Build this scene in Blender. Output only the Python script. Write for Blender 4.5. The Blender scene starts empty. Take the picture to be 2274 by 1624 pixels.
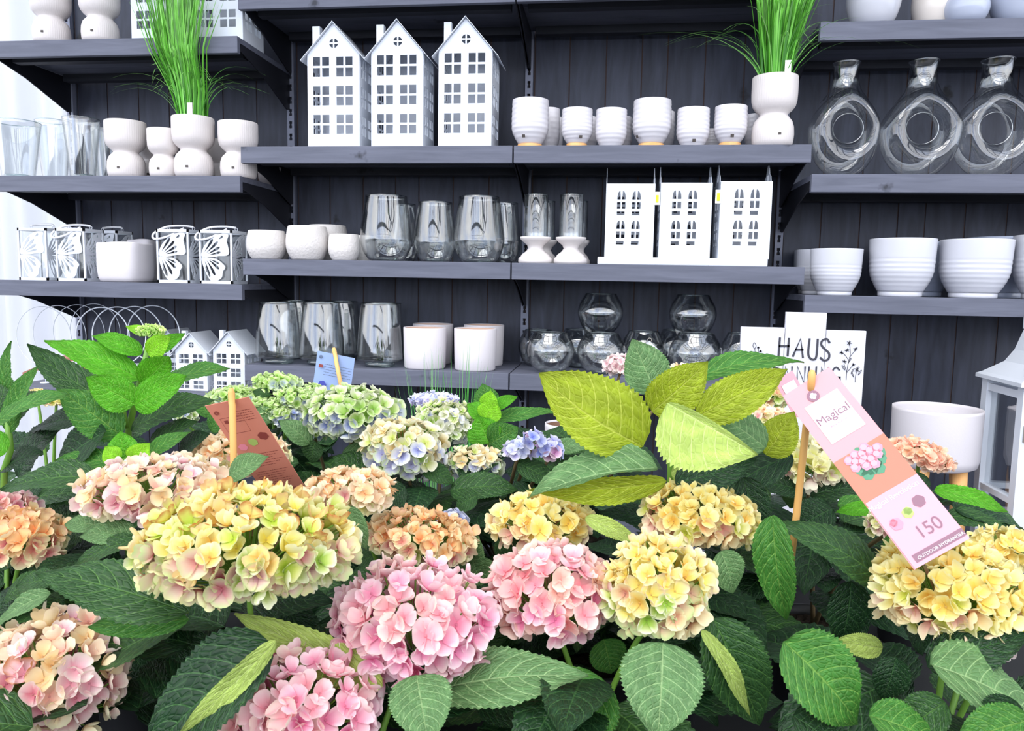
import bpy, bmesh, math, random
from mathutils import Vector, Matrix
PI = math.pi
sc = bpy.context.scene
C = sc.collection
W, H = 2274.0, 1624.0
# ------------------------------------------------------------------ camera
EYE = 1.5
FPX, YAW, PITCH, ROLL = 1729.2, 0.126, -0.1074, 0.0181
YF, DEP, X1 = 2.7446, 0.4812, -0.3576          # shelf front plane, shelf depth, middle joint of the shelving
YB = YF + DEP
cy_, sy_ = math.cos(YAW), math.sin(YAW); cp_, sp_ = math.cos(PITCH), math.sin(PITCH)
CF = Vector((-sy_*cp_, cy_*cp_, sp_)); R0 = Vector((cy_, sy_, 0)); U0 = R0.cross(CF)
CR = math.cos(ROLL)*R0 + math.sin(ROLL)*U0
CU = -math.sin(ROLL)*R0 + math.cos(ROLL)*U0
CAM = Vector((0, 0, EYE))
cd = bpy.data.cameras.new('camera'); cam = bpy.data.objects.new('camera', cd); C.objects.link(cam)
cd.sensor_fit = 'HORIZONTAL'; cd.sensor_width = 36; cd.lens = 36*FPX/W; cd.clip_start = .02; cd.clip_end = 100
cam.matrix_world = Matrix(((CR.x, CU.x, -CF.x, CAM.x), (CR.y, CU.y, -CF.y, CAM.y), (CR.z, CU.z, -CF.z, CAM.z), (0, 0, 0, 1)))
cd.dof.use_dof = True; cd.dof.focus_distance = 1.7; cd.dof.aperture_fstop = 24
sc.camera = cam
# ------------------------------------------------------------------ light
sc.view_settings.view_transform = 'Standard'; sc.view_settings.look = 'None'
sc.view_settings.exposure = .8; sc.view_settings.gamma = 1.0; sc.view_settings.use_curve_mapping = False
w = bpy.data.worlds.new('sky'); sc.world = w; w.use_nodes = True
nt = w.node_tree; nt.nodes.clear()
wo = nt.nodes.new('ShaderNodeOutputWorld'); bg = nt.nodes.new('ShaderNodeBackground')
tc = nt.nodes.new('ShaderNodeTexCoord'); sep = nt.nodes.new('ShaderNodeSeparateXYZ')
nt.links.new(tc.outputs['Generated'], sep.inputs[0])
nz = nt.nodes.new('ShaderNodeTexNoise'); nz.inputs['Scale'].default_value = 2.2; nz.inputs['Detail'].default_value = 4
nt.links.new(tc.outputs['Generated'], nz.inputs['Vector'])
cr = nt.nodes.new('ShaderNodeValToRGB'); nt.links.new(nz.outputs[0], cr.inputs[0])
cr.color_ramp.elements[0].position = .38; cr.color_ramp.elements[0].color = (.62, .72, .95, 1)
cr.color_ramp.elements[1].position = .6; cr.color_ramp.elements[1].color = (1, 1, 1, 1)
def wm(op, a, b):
    n = nt.nodes.new('ShaderNodeMath'); n.operation = op
    for i, q in enumerate((a, b)):
        if isinstance(q, (int, float)): n.inputs[i].default_value = q
        else: nt.links.new(q, n.inputs[i])
    return n.outputs[0]
# overcast sky, brighter on the side of the glass front behind the camera
s1 = wm('MULTIPLY', sep.outputs[1], -1.5); s1 = wm('ADD', s1, 1.35); s1 = wm('MAXIMUM', s1, .6)
s2 = wm('MULTIPLY', sep.outputs[2], -.25); s2 = wm('ADD', s2, 1.0)
st = wm('MULTIPLY', s1, s2); st = wm('MULTIPLY', st, .98)
nt.links.new(cr.outputs[0], bg.inputs[0]); nt.links.new(st, bg.inputs[1]); nt.links.new(bg.outputs[0], wo.inputs[0])
sd_ = bpy.data.lights.new('daylight', 'SUN'); sd_.energy = 1.3; sd_.angle = .7; sd_.color = (1, .98, .95)
so_ = bpy.data.objects.new('daylight', sd_); C.objects.link(so_); so_.rotation_euler = (math.radians(32), math.radians(-14), 0)
# ------------------------------------------------------------------ helpers
def P(px, py, Y):
    d = CF + CR*((px-W/2)/FPX) + CU*(-(py-H/2)/FPX)
    return CAM + d*(Y/d.y)
def mpp(p): return (p-CAM).dot(CF)/FPX
def lin(c):
    if isinstance(c, str):
        c = [int(c[i:i+2], 16)/255 for i in (0, 2, 4)]
    return tuple((x/12.92 if x <= .04045 else ((x+.055)/1.055)**2.4) for x in c)
def mixc(a, b, t): return tuple(a[i]+(b[i]-a[i])*t for i in range(3))
class MB:
    def __init__(s): s.v = []; s.f = []; s.c = []; s.uv = []
    def add(s, vs, fs, col=None, uvs=None):
        n = len(s.v); s.v += [Vector(p) for p in vs]; s.f += [tuple(i+n for i in f) for f in fs]
        if col is not None: s.c += (list(col) if isinstance(col, list) else [col]*len(vs))
        if uvs is not None: s.uv += uvs
        return s
    def box(s, x0, x1, y0, y1, z0, z1):
        vs = [(x, y, z) for x in (x0, x1) for y in (y0, y1) for z in (z0, z1)]
        return s.add(vs, [(0, 1, 3, 2), (4, 6, 7, 5), (0, 4, 5, 1), (2, 3, 7, 6), (0, 2, 6, 4), (1, 5, 7, 3)])
    def lathe(s, prof, n=48, ribs=0, amp=0, c=(0, 0, 0), fy=1.0):
        vs = []; fs = []; m = len(prof)
        for j in range(n):
            a = 2*PI*j/n; k = 1+(amp*math.cos(ribs*a) if ribs else 0)
            for r, z in prof: vs.append((c[0]+r*k*math.cos(a), c[1]+r*k*math.sin(a)*fy, c[2]+z))
        for j in range(n):
            q = (j+1) % n
            for i in range(m-1): fs.append((j*m+i, q*m+i, q*m+i+1, j*m+i+1))
        return s.add(vs, fs)
    def tube(s, pts, r, n=6, col=None, closed=False, cap=True):
        pts = [Vector(p) for p in pts]; k = len(pts); vs = []; fs = []
        up = Vector((0, 0, 1)); prev = None
        for i, p in enumerate(pts):
            if closed: t = pts[(i+1) % k]-pts[i-1]
            else: t = pts[min(i+1, k-1)]-pts[max(i-1, 0)]
            if t.length < 1e-9: t = up.copy()
            t.normalize()
            if prev is None:
                a = t.orthogonal().normalized() if abs(t.z) > .95 else up.cross(t).normalized()
            else:
                a = prev-t*prev.dot(t)
                a = a.normalized() if a.length > 1e-6 else t.orthogonal().normalized()
            prev = a; b = t.cross(a)
            rr = r(i/(k-1)) if callable(r) else r
            for j in range(n):
                th = 2*PI*j/n; vs.append(p+(a*math.cos(th)+b*math.sin(th))*rr)
        for i in range(k if closed else k-1):
            q = (i+1) % k
            for j in range(n): fs.append((i*n+j, i*n+(j+1) % n, q*n+(j+1) % n, q*n+j))
        if cap and not closed: fs.append(tuple(range(n-1, -1, -1))); fs.append(tuple(range((k-1)*n, k*n)))
        return s.add(vs, fs, col)
    def build(s, name, mat, parent=None, smooth=True, off=None, loc=None, bevel=0):
        me = bpy.data.meshes.new(name)
        o3 = Vector(off) if off is not None else (parent_loc(parent) if loc is None and parent is not None and parent.get('_w') else Vector((0, 0, 0)))
        me.from_pydata([p-o3 for p in s.v], [], s.f); me.update()
        if s.c:
            at = me.color_attributes.new('Col', 'FLOAT_COLOR', 'POINT')
            buf = []
            for c in s.c: buf += [c[0], c[1], c[2], c[3] if len(c) > 3 else 1]
            at.data.foreach_set('color', buf)
        if s.uv:
            ul = me.uv_layers.new(name='UVMap'); buf = []
            for l in me.loops: buf += list(s.uv[l.vertex_index])
            ul.data.foreach_set('uv', buf)
        if smooth: me.polygons.foreach_set('use_smooth', [True]*len(me.polygons))
        if mat: me.materials.append(mat)
        o = bpy.data.objects.new(name, me); C.objects.link(o)
        if parent is not None: o.parent = parent
        if loc is not None: o.location = loc
        if bevel:
            b = o.modifiers.new('bevel', 'BEVEL'); b.width = bevel; b.segments = 2; b.limit_method = 'ANGLE'; b.angle_limit = .6
        return o
def parent_loc(p):
    q = Vector(p.location)
    while p.parent: p = p.parent; q += Vector(p.location)
    return q
def thing(name, label, cat, loc=(0, 0, 0), rz=0, group=None, world=False):
    o = bpy.data.objects.new(name, None); C.objects.link(o); o.empty_display_size = .02
    o.location = loc; o.rotation_euler = (0, 0, rz); o['label'] = label; o['category'] = cat
    if group: o['group'] = group
    if world: o['_w'] = 1
    return o
def tag(o, label, cat, group=None):
    o['label'] = label; o['category'] = cat
    if group: o['group'] = group
    return o
def struct(o): o['kind'] = 'structure'; return o
def dup(root, loc, label, rz=None, scale=None, group=None):
    r = root.copy(); C.objects.link(r); r.location = loc; r['label'] = label
    if rz is not None: r.rotation_euler = (0, 0, rz)
    if scale is not None: r.scale = scale if isinstance(scale, (tuple, list)) else (scale,)*3
    if group: r['group'] = group
    for ch in list(root.children):
        c = ch.copy(); C.objects.link(c); c.parent = r
        for g in list(ch.children):
            d = g.copy(); C.objects.link(d); d.parent = c
    return r
def smooth_loop(pts, k=6):
    n = len(pts); out = []
    for i in range(n):
        p0, p1, p2, p3 = [Vector(pts[(i+j-1) % n]+(0,)) if len(pts[0]) == 2 else Vector(pts[(i+j-1) % n]) for j in range(4)]
        for j in range(k):
            t = j/k
            out.append(.5*((2*p1)+(-p0+p2)*t+(2*p0-5*p1+4*p2-p3)*t*t+(-p0+3*p1-3*p2+p3)*t**3))
    return [(p.x, p.y) for p in out]
def bez(a, b, c, n=10):
    a, b, c = Vector(a), Vector(b), Vector(c)
    return [a*(1-t)**2+b*2*t*(1-t)+c*t*t for t in [i/(n-1) for i in range(n)]]
def plate(mb, outline, holes, th, M):
    """flat plate with holes: 2D outline in the (x, z) plane, thickness along y, placed by matrix M"""
    cu = bpy.data.curves.new('tmp', 'CURVE'); cu.dimensions = '2D'; cu.fill_mode = 'BOTH'; cu.extrude = th/2
    for loop in [outline]+list(holes):
        sp = cu.splines.new('POLY'); sp.points.add(len(loop)-1)
        for i, p in enumerate(loop): sp.points[i].co = (p[0], p[1], 0, 1)
        sp.use_cyclic_u = True
    o = bpy.data.objects.new('tmp', cu); C.objects.link(o)
    me = bpy.data.meshes.new_from_object(o)
    R = Matrix(((1, 0, 0, 0), (0, 0, -1, 0), (0, 1, 0, 0), (0, 0, 0, 1)))
    A = M @ R
    mb.add([A @ v.co for v in me.vertices], [tuple(p.vertices) for p in me.polygons])
    bpy.data.objects.remove(o); bpy.data.curves.remove(cu); bpy.data.meshes.remove(me)
def textmesh(mb, s, size, M, align='CENTER', ex=.0002, shear=0, sp=1.0, offset=0.0):
    cu = bpy.data.curves.new('tmp', 'FONT'); cu.body = s; cu.size = size; cu.align_x = align; cu.extrude = ex
    cu.shear = shear; cu.space_character = sp; cu.offset = offset
    o = bpy.data.objects.new('tmp', cu); C.objects.link(o)
    me = bpy.data.meshes.new_from_object(o)
    mb.add([M @ v.co for v in me.vertices], [tuple(p.vertices) for p in me.polygons])
    bpy.data.objects.remove(o); bpy.data.curves.remove(cu); bpy.data.meshes.remove(me)
def rect(x0, x1, z0, z1): return [(x0, z0), (x1, z0), (x1, z1), (x0, z1)]
def T(x, y, z, rz=0): return Matrix.Translation((x, y, z)) @ Matrix.Rotation(rz, 4, 'Z')
# ------------------------------------------------------------------ materials
def mat(name, col, rough=.5, spec=.5, bump=None, metal=0, noise=None, attr=False, transl=0):
    m = bpy.data.materials.new(name); m.use_nodes = True; t = m.node_tree; b = t.nodes['Principled BSDF']
    b.inputs['Base Color'].default_value = (*lin(col), 1); b.inputs['Roughness'].default_value = rough
    b.inputs['Specular IOR Level'].default_value = spec; b.inputs['Metallic'].default_value = metal
    tcn = t.nodes.new('ShaderNodeTexCoord')
    if attr:
        a = t.nodes.new('ShaderNodeAttribute'); a.attribute_name = 'Col'
        t.links.new(a.outputs['Color'], b.inputs['Base Color'])
        if transl:
            tr = t.nodes.new('ShaderNodeBsdfTranslucent'); mx = t.nodes.new('ShaderNodeMixShader'); mx.inputs[0].default_value = transl
            t.links.new(a.outputs['Color'], tr.inputs[0]); o = t.nodes['Material Output']
            t.links.new(b.outputs[0], mx.inputs[1]); t.links.new(tr.outputs[0], mx.inputs[2]); t.links.new(mx.outputs[0], o.inputs[0])
    if noise:
        sc_, c2, st_ = noise
        n = t.nodes.new('ShaderNodeTexNoise'); n.inputs['Scale'].default_value = sc_; n.inputs['Detail'].default_value = 5
        mp = t.nodes.new('ShaderNodeMapping'); mp.inputs['Scale'].default_value = st_
        t.links.new(tcn.outputs['Object'], mp.inputs[0]); t.links.new(mp.outputs[0], n.inputs['Vector'])
        r = t.nodes.new('ShaderNodeValToRGB'); r.color_ramp.elements[0].position = .35; r.color_ramp.elements[1].position = .7
        r.color_ramp.elements[0].color = (*lin(col), 1); r.color_ramp.elements[1].color = (*lin(c2), 1)
        t.links.new(n.outputs[0], r.inputs[0]); t.links.new(r.outputs[0], b.inputs['Base Color'])
    if bump:
        sc_, stg, dist = bump
        n = t.nodes.new('ShaderNodeTexNoise'); n.inputs['Scale'].default_value = sc_; n.inputs['Detail'].default_value = 3
        t.links.new(tcn.outputs['Object'], n.inputs['Vector'])
        bp = t.nodes.new('ShaderNodeBump'); bp.inputs['Strength'].default_value = stg; bp.inputs['Distance'].default_value = dist
        t.links.new(n.outputs[0], bp.inputs['Height']); t.links.new(bp.outputs[0], b.inputs['Normal'])
    return m
def wood_mat(name, c1, c2, knot, stretch, rough=.55):
    m = bpy.data.materials.new(name); m.use_nodes = True; t = m.node_tree; b = t.nodes['Principled BSDF']
    b.inputs['Roughness'].default_value = rough; b.inputs['Specular IOR Level'].default_value = .35
    tcn = t.nodes.new('ShaderNodeTexCoord'); mp = t.nodes.new('ShaderNodeMapping'); mp.inputs['Scale'].default_value = stretch
    oi = t.nodes.new('ShaderNodeObjectInfo'); va = t.nodes.new('ShaderNodeVectorMath'); va.operation = 'MULTIPLY_ADD'
    t.links.new(oi.outputs['Random'], va.inputs[0]); va.inputs[1].default_value = (17, 9, 13); t.links.new(tcn.outputs['Object'], va.inputs[2])
    t.links.new(va.outputs[0], mp.inputs[0])
    n = t.nodes.new('ShaderNodeTexNoise'); n.inputs['Scale'].default_value = 9; n.inputs['Detail'].default_value = 6; n.inputs['Distortion'].default_value = .6
    t.links.new(mp.outputs[0], n.inputs['Vector'])
    r = t.nodes.new('ShaderNodeValToRGB'); r.color_ramp.elements[0].position = .3; r.color_ramp.elements[1].position = .72
    r.color_ramp.elements[0].color = (*lin(c1), 1); r.color_ramp.elements[1].color = (*lin(c2), 1)
    t.links.new(n.outputs[0], r.inputs[0])
    # knots: sparse voronoi spots
    mp2 = t.nodes.new('ShaderNodeMapping'); mp2.inputs['Scale'].default_value = tuple(1+.5*(q-1) if q < 1 else 1 for q in stretch)
    t.links.new(va.outputs[0], mp2.inputs[0])
    nn = t.nodes.new('ShaderNodeTexNoise'); nn.inputs['Scale'].default_value = 30
    t.links.new(tcn.outputs['Object'], nn.inputs['Vector'])
    v = t.nodes.new('ShaderNodeTexVoronoi'); v.inputs['Scale'].default_value = 5.5
    ad = t.nodes.new('ShaderNodeMixRGB'); ad.blend_type = 'ADD'; ad.inputs[0].default_value = .06
    t.links.new(mp2.outputs[0], ad.inputs[1]); t.links.new(nn.outputs['Color'], ad.inputs[2]); t.links.new(ad.outputs[0], v.inputs['Vector'])
    r2 = t.nodes.new('ShaderNodeValToRGB'); r2.color_ramp.elements[0].position = .05; r2.color_ramp.elements[1].position = .13
    r2.color_ramp.elements[0].color = (1, 1, 1, 1); r2.color_ramp.elements[1].color = (0, 0, 0, 1)
    t.links.new(v.outputs['Distance'], r2.inputs[0])
    mx = t.nodes.new('ShaderNodeMixRGB'); mx.inputs[2].default_value = (*lin(knot), 1)
    t.links.new(r2.outputs[0], mx.inputs[0]); t.links.new(r.outputs[0], mx.inputs[1]); t.links.new(mx.outputs[0], b.inputs['Base Color'])
    bp = t.nodes.new('ShaderNodeBump'); bp.inputs['Strength'].default_value = .25; bp.inputs['Distance'].default_value = .003
    t.links.new(n.outputs[0], bp.inputs['Height']); t.links.new(bp.outputs[0], b.inputs['Normal'])
    return m
def glass_mat(name, tint, f0=.055, pw=4.0):
    m = bpy.data.materials.new(name); m.use_nodes = True; t = m.node_tree; t.nodes.remove(t.nodes['Principled BSDF'])
    tr = t.nodes.new('ShaderNodeBsdfTransparent'); gl = t.nodes.new('ShaderNodeBsdfGlossy'); gl.inputs['Roughness'].default_value = .03
    tr.inputs[0].default_value = (*tint, 1)
    lw = t.nodes.new('ShaderNodeLayerWeight'); lw.inputs[0].default_value = .5
    tcn = t.nodes.new('ShaderNodeTexCoord'); n = t.nodes.new('ShaderNodeTexNoise'); n.inputs['Scale'].default_value = 14; n.inputs['Detail'].default_value = 1
    mp = t.nodes.new('ShaderNodeMapping'); mp.inputs['Scale'].default_value = (1, 1, .25)
    t.links.new(tcn.outputs['Object'], mp.inputs[0]); t.links.new(mp.outputs[0], n.inputs['Vector'])
    bp = t.nodes.new('ShaderNodeBump'); bp.inputs['Strength'].default_value = .25; bp.inputs['Distance'].default_value = .01
    t.links.new(n.outputs[0], bp.inputs['Height']); t.links.new(bp.outputs[0], gl.inputs['Normal'])
    p = t.nodes.new('ShaderNodeMath'); p.operation = 'POWER'; p.inputs[1].default_value = pw; t.links.new(lw.outputs['Facing'], p.inputs[0])
    q = t.nodes.new('ShaderNodeMath'); q.operation = 'MULTIPLY_ADD'; q.inputs[1].default_value = 1-f0; q.inputs[2].default_value = f0; t.links.new(p.outputs[0], q.inputs[0])
    mx = t.nodes.new('ShaderNodeMixShader'); t.links.new(q.outputs[0], mx.inputs[0]); t.links.new(tr.outputs[0], mx.inputs[1]); t.links.new(gl.outputs[0], mx.inputs[2])
    t.links.new(mx.outputs[0], t.nodes['Material Output'].inputs[0])
    return m
def leaf_mat(name, top, vein, under, rough=.42, transl=.22, spec=.28, vs=1.0):
    m = bpy.data.materials.new(name); m.use_nodes = True; t = m.node_tree; b = t.nodes['Principled BSDF']; L = t.links.new
    def mt(op, a, bb=0, c=None):
        n = t.nodes.new('ShaderNodeMath'); n.operation = op
        for i, q in enumerate((a, bb, c)):
            if q is None: continue
            if isinstance(q, (int, float)): n.inputs[i].default_value = q
            else: L(q, n.inputs[i])
        return n.outputs[0]
    uv = t.nodes.new('ShaderNodeUVMap'); uv.uv_map = 'UVMap'; sp = t.nodes.new('ShaderNodeSeparateXYZ'); L(uv.outputs[0], sp.inputs[0])
    u = sp.outputs[0]; a = mt('ABSOLUTE', sp.outputs[1])
    side = mt('MULTIPLY', mt('SIGN', sp.outputs[1]), .18)
    ph = mt('ADD', mt('MULTIPLY', mt('SUBTRACT', u, mt('MULTIPLY', mt('POWER', a, 1.35), .26)), 8.5), side)
    fr = mt('ABSOLUTE', mt('SUBTRACT', mt('FRACT', ph), .5))          # .5 on the vein
    lat = mt('SMOOTH_MIN', 1, 1) if False else mt('MULTIPLY', mt('MAXIMUM', mt('SUBTRACT', fr, .445), 0), 24)
    mid = mt('MAXIMUM', mt('SUBTRACT', 1, mt('MULTIPLY', a, 26)), 0)
    # fine net of veins
    cb = t.nodes.new('ShaderNodeCombineXYZ'); L(mt('MULTIPLY', ph, .9), cb.inputs[0]); L(mt('MULTIPLY', sp.outputs[1], 2.6), cb.inputs[1])
    vo = t.nodes.new('ShaderNodeTexVoronoi'); vo.feature = 'DISTANCE_TO_EDGE'; vo.inputs['Scale'].default_value = 2.4; L(cb.outputs[0], vo.inputs['Vector'])
    net = mt('MULTIPLY', mt('MAXIMUM', mt('SUBTRACT', .07, vo.outputs['Distance']), 0), 5)
    vm = mt('MINIMUM', mt('MAXIMUM', mt('MAXIMUM', lat, mid), net), 1)
    nz = t.nodes.new('ShaderNodeTexNoise'); nz.inputs['Scale'].default_value = 3.0; nz.inputs['Detail'].default_value = 3; L(uv.outputs[0], nz.inputs['Vector'])
    geo = t.nodes.new('ShaderNodeNewGeometry')
    c1 = t.nodes.new('ShaderNodeMixRGB'); c1.inputs[1].default_value = (*lin(top), 1); c1.inputs[2].default_value = (*[x*1.7 for x in lin(top)], 1)
    L(mt('MULTIPLY', mt('MAXIMUM', mt('SUBTRACT', nz.outputs[0], .4), 0), 2.4), c1.inputs[0])
    c2 = t.nodes.new('ShaderNodeMixRGB'); c2.inputs[2].default_value = (*lin(under), 1); L(geo.outputs['Backfacing'], c2.inputs[0]); L(c1.outputs[0], c2.inputs[1])
    c3 = t.nodes.new('ShaderNodeMixRGB'); c3.inputs[2].default_value = (*lin(vein), 1); L(c2.outputs[0], c3.inputs[1]); L(mt('MULTIPLY', vm, .9*vs), c3.inputs[0])
    L(c3.outputs[0], b.inputs['Base Color']); b.inputs['Roughness'].default_value = rough; b.inputs['Specular IOR Level'].default_value = spec
    bp = t.nodes.new('ShaderNodeBump'); bp.inputs['Strength'].default_value = .8; bp.inputs['Distance'].default_value = .0015
    pil = mt('ADD', mt('MULTIPLY', mt('MULTIPLY', fr, fr), -2.2), mt('MINIMUM', mt('MULTIPLY', vo.outputs['Distance'], 2.5), .5))
    L(mt('SUBTRACT', pil, mt('MULTIPLY', mid, .6)), bp.inputs['Height']); L(bp.outputs[0], b.inputs['Normal'])
    tr = t.nodes.new('ShaderNodeBsdfTranslucent'); mx = t.nodes.new('ShaderNodeMixShader'); mx.inputs[0].default_value = transl
    L(c3.outputs[0], tr.inputs[0]); L(b.outputs[0], mx.inputs[1]); L(tr.outputs[0], mx.inputs[2]); L(mx.outputs[0], t.nodes['Material Output'].inputs[0])
    return m
M = {}
M['shelf'] = wood_mat('grey painted wood', '575a68', '676a79', '34363f', (.5, 3, 6), .6)
M['plank'] = wood_mat('dark painted boards', '2f323e', '444857', '15161c', (3.2, 1, .45), .5)
M['under'] = wood_mat('dark batten wood', '24262e', '30323b', '1a1b20', (.5, 3, 6), .6)
M['gap'] = mat('bare board edge', '4a3a36', .8)
M['iron'] = mat('black steel', '25262e', .45, .5, metal=.3)
M['white'] = mat('white metal paint', 'd4d9e2', .4)
M['ceramic'] = mat('cream matt ceramic', 'd8d1cf', .45, .4)
M['gloss'] = mat('white glazed ceramic', 'd6d3d8', .18, .5)
M['greyglaze'] = mat('pale grey glazed ceramic', 'c9cad2', .16, .5)
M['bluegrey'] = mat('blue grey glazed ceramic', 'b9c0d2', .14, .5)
M['creamglaze'] = mat('cream glazed ceramic', 'e6ddd4', .15, .5)
M['emboss'] = mat('embossed cream ceramic', 'd9d4d1', .5, .3, bump=(110, .7, .0035))
M['felt'] = mat('matt white pot', 'd6d1d5', .6, .2, bump=(160, .3, .001))
M['terra'] = mat('pinkish clay inside', 'd8b7a2', .7, .2)
M['brownclay'] = mat('brown clay inside', '8b6a58', .7, .2)
M['oak'] = wood_mat('light oak', 'd9a060', 'e5b478', 'b07a40', (3, 3, .6), .5)
M['stick'] = wood_mat('bamboo stick', 'd8a25c', 'e8ba78', 'b88040', (4, 4, .4), .5)
M['rope'] = mat('white cotton rope', 'e6e6ea', .8, .2, bump=(300, .8, .002))
M['glass'] = glass_mat('clear glass', (.955, .97, .975), .115, 2.8)
M['greenglass'] = glass_mat('clear glass, thick', (.80, .90, .90), .14, 2.4)
M['pane'] = glass_mat('thin window glass', (.97, .98, .98), .035, 4)
M['barcode'] = mat('dark sticker', '4b4440', .6)
M['lime'] = mat('lime price sticker', 'c8e020', .6)
M['paper'] = mat('white paper', 'e8e6df', .7)
M['kraft'] = mat('kraft paper', 'b0824c', .8)
M['ink'] = mat('charcoal ink', '3a3a44', .7)
M['signboard'] = mat('white washed board', 'ccccd6', .6, .3, noise=(8, 'd8d7e0', (.6, 1, 6)))
M['pinktag'] = mat('pink card', 'dc989e', .5, noise=(1.5, 'da9298', (1, 1, 1)))
M['palepink'] = mat('pale pink card', 'dc9eac', .5)
M['salmon'] = mat('salmon card', 'd9907c', .5, noise=(3, 'cf806c', (1, 1, 1)))
M['bluecard'] = mat('blue card', '98aedd', .5)
M['whitecard'] = mat('white print', 'e6e3e6', .5)
M['mauveink'] = mat('mauve ink', '8a6474', .6)
M['redink'] = mat('red brown ink', '8a3f3a', .6)
M['limeink'] = mat('lime print', 'a9c46a', .6)
M['roseink'] = mat('rose print', 'e58da0', .6)
M['greenink'] = mat('green print', '4d8a6a', .6)
M['woodink'] = mat('printed wood', 'c47862', .6)
M['soil'] = mat('potting soil', '2a241f', .95, .1, bump=(120, 1, .01), noise=(60, '4a4038', (1, 1, 1)))
M['pot'] = mat('black plastic nursery pot', '202124', .5)
M['stem'] = mat('green stem', '6c9a3a', .5)
M['darkstem'] = mat('reddish stem', '6a5a3c', .6)
M['bench'] = mat('bench darkened as shade', '17181a', .8, noise=(5, '202124', (1, 1, 1)))  # grey bench turned near black to give the dark under the foliage
M['concrete'] = mat('grey floor', '6c6d70', .6, noise=(2, '7c7d80', (1, 1, 1)))
M['petal'] = mat('petals', 'ffffff', .55, .25, attr=True, transl=.28)
M['grass'] = mat('artificial grass', '55b020', .4, .5, attr=True, transl=.2)
M['steel'] = mat('aged nickel', 'a8a29a', .35, metal=.8)
M['curtain'] = mat('white sheer curtain', 'eceef6', .9, .1)
t_ = M['curtain'].node_tree; b_ = t_.nodes['Principled BSDF']; tr_ = t_.nodes.new('ShaderNodeBsdfTranslucent'); tr_.inputs[0].default_value = (.93, .95, 1, 1)
mx_ = t_.nodes.new('ShaderNodeMixShader'); mx_.inputs[0].default_value = .6
t_.links.new(b_.outputs[0], mx_.inputs[1]); t_.links.new(tr_.outputs[0], mx_.inputs[2]); t_.links.new(mx_.outputs[0], t_.nodes['Material Output'].inputs[0])
LM = {
 'dark':   leaf_mat('dark green leaf', '284724', '5a8440', '6f8d4c', .38, .15),
 'deep':   leaf_mat('shade-deepened green leaf', '16301a', '426a3a', '4d6b38', .4, .12),  # dark green of its own, darkened further for the shade between leaves
 'mid':    leaf_mat('mid green leaf', '396e2a', '80ac50', '87a04c', .4, .22),
 'bright': leaf_mat('bright green leaf', '4e9a1c', '86c848', '86bc3a', .4, .3),
 'lime':   leaf_mat('lime shoot leaf', '84c826', 'b4e458', '9cd43c', .4, .32),
 'olive':  leaf_mat('yellow green leaf underside', '8c9e22', 'c4d058', '4f8850', .5, .3, .25),
 'pale':   leaf_mat('pale green leaf underside', 'a4bc5c', 'ccdc90', '5a9058', .5, .28, .25),
 'grey':   leaf_mat('soft grey green leaf', '567a4a', 'a0c084', '8fae60', .42, .22),
}
# ------------------------------------------------------------------ room shell
FLOOR = 0.0
o = MB().box(-7, 6, -7, 7, -.1, 0).build('floor', M['concrete'], smooth=False); struct(o)
GAPS = [0, .02, .16, .305, .445, .545, .69, .84, .985, 1.0]
mb = MB(); mg = MB(); rnd = random.Random(4)
for bay in range(-2, 3):
    x0 = X1+bay
    for i in range(len(GAPS)-1):
        a, b = x0+GAPS[i], x0+GAPS[i+1]
        y = YB+rnd.uniform(0, .0015)
        mb.box(a+.0026, b-.0026, y, y+.018, 0.0, 3.1)
        for xx in (a,): mg.box(xx-.0026, xx+.0026, YB+.004, YB+.018, 0, 3.1)
wall = mb.build('wall_back', M['plank'], smooth=False); struct(wall)
g = mg.build('board_gap', M['gap'], wall, smooth=False)
struct(MB().box(X1-2.0, X1+3, YB+.019, YB+.1, 0, 3.1).build('trim_1', M['iron'], smooth=False))
# curtain beside the panelled wall, daylight behind it
def curtain(x0, x1, y, seed):
    mb = MB(); n = 150; m = 8; r = random.Random(seed); ph = r.random()*6
    vs = []; uv = []
    for i in range(n+1):
        u = i/n
        for j in range(m+1):
            v = j/m; x = x0+(x1-x0)*u
            yy = y+.035*math.sin(u*44+ph+.5*math.sin(v*2))+.02*math.sin(u*97+v*1.5)+.02*math.sin(u*17+3*v)
            vs.append((x, yy, .02+3.1*v))
    mb.add(vs, [(i*(m+1)+j, (i+1)*(m+1)+j, (i+1)*(m+1)+j+1, i*(m+1)+j+1) for i in range(n) for j in range(m)])
    return mb.build('curtain', M['curtain'])
tag(curtain(-4.6, -2.50, YB+.35, 3), 'white sheer floor-length curtain hanging beside the dark board wall at the left', 'curtain')
# greenhouse roof bars and glass front posts behind the camera (seen in the glass)
mb = MB()
for i in range(9):
    x = -4.2+i*1.1; mb.box(x-.04, x+.04, -6, 4.2, 4.2, 4.32)
for y in (-5, -3, -1, 1, 3): mb.box(-5, 5, y-.05, y+.05, 4.32, 4.46)
for i in range(9):
    x = -4.2+i*1.1; mb.box(x-.035, x+.035, -6.1, -6, 0, 4.3)
for z in (1.1, 2.3, 3.5): mb.box(-5, 5, -6.1, -6.02, z-.04, z+.04)
M['bars'] = mat('grey roof bars', '5c6068', .6)
struct(mb.build('ceiling', M['bars'], smooth=False))
mb = MB(); mb.box(-7, 6, -6.6, -6.3, 0, 1.35); struct(mb.build('sky_block_front', M['concrete'], smooth=False))  # low wall out of view, added to block light from the low sky
struct(MB().box(-7.2, -7, -6.6, 7, 0, 1.5).build('sky_block_left', M['concrete'], smooth=False)); struct(MB().box(6, 6.2, -6.6, 7, 0, 1.5).build('sky_block_right', M['concrete'], smooth=False))  # unseen side pieces, added for the same low sky block
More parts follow.
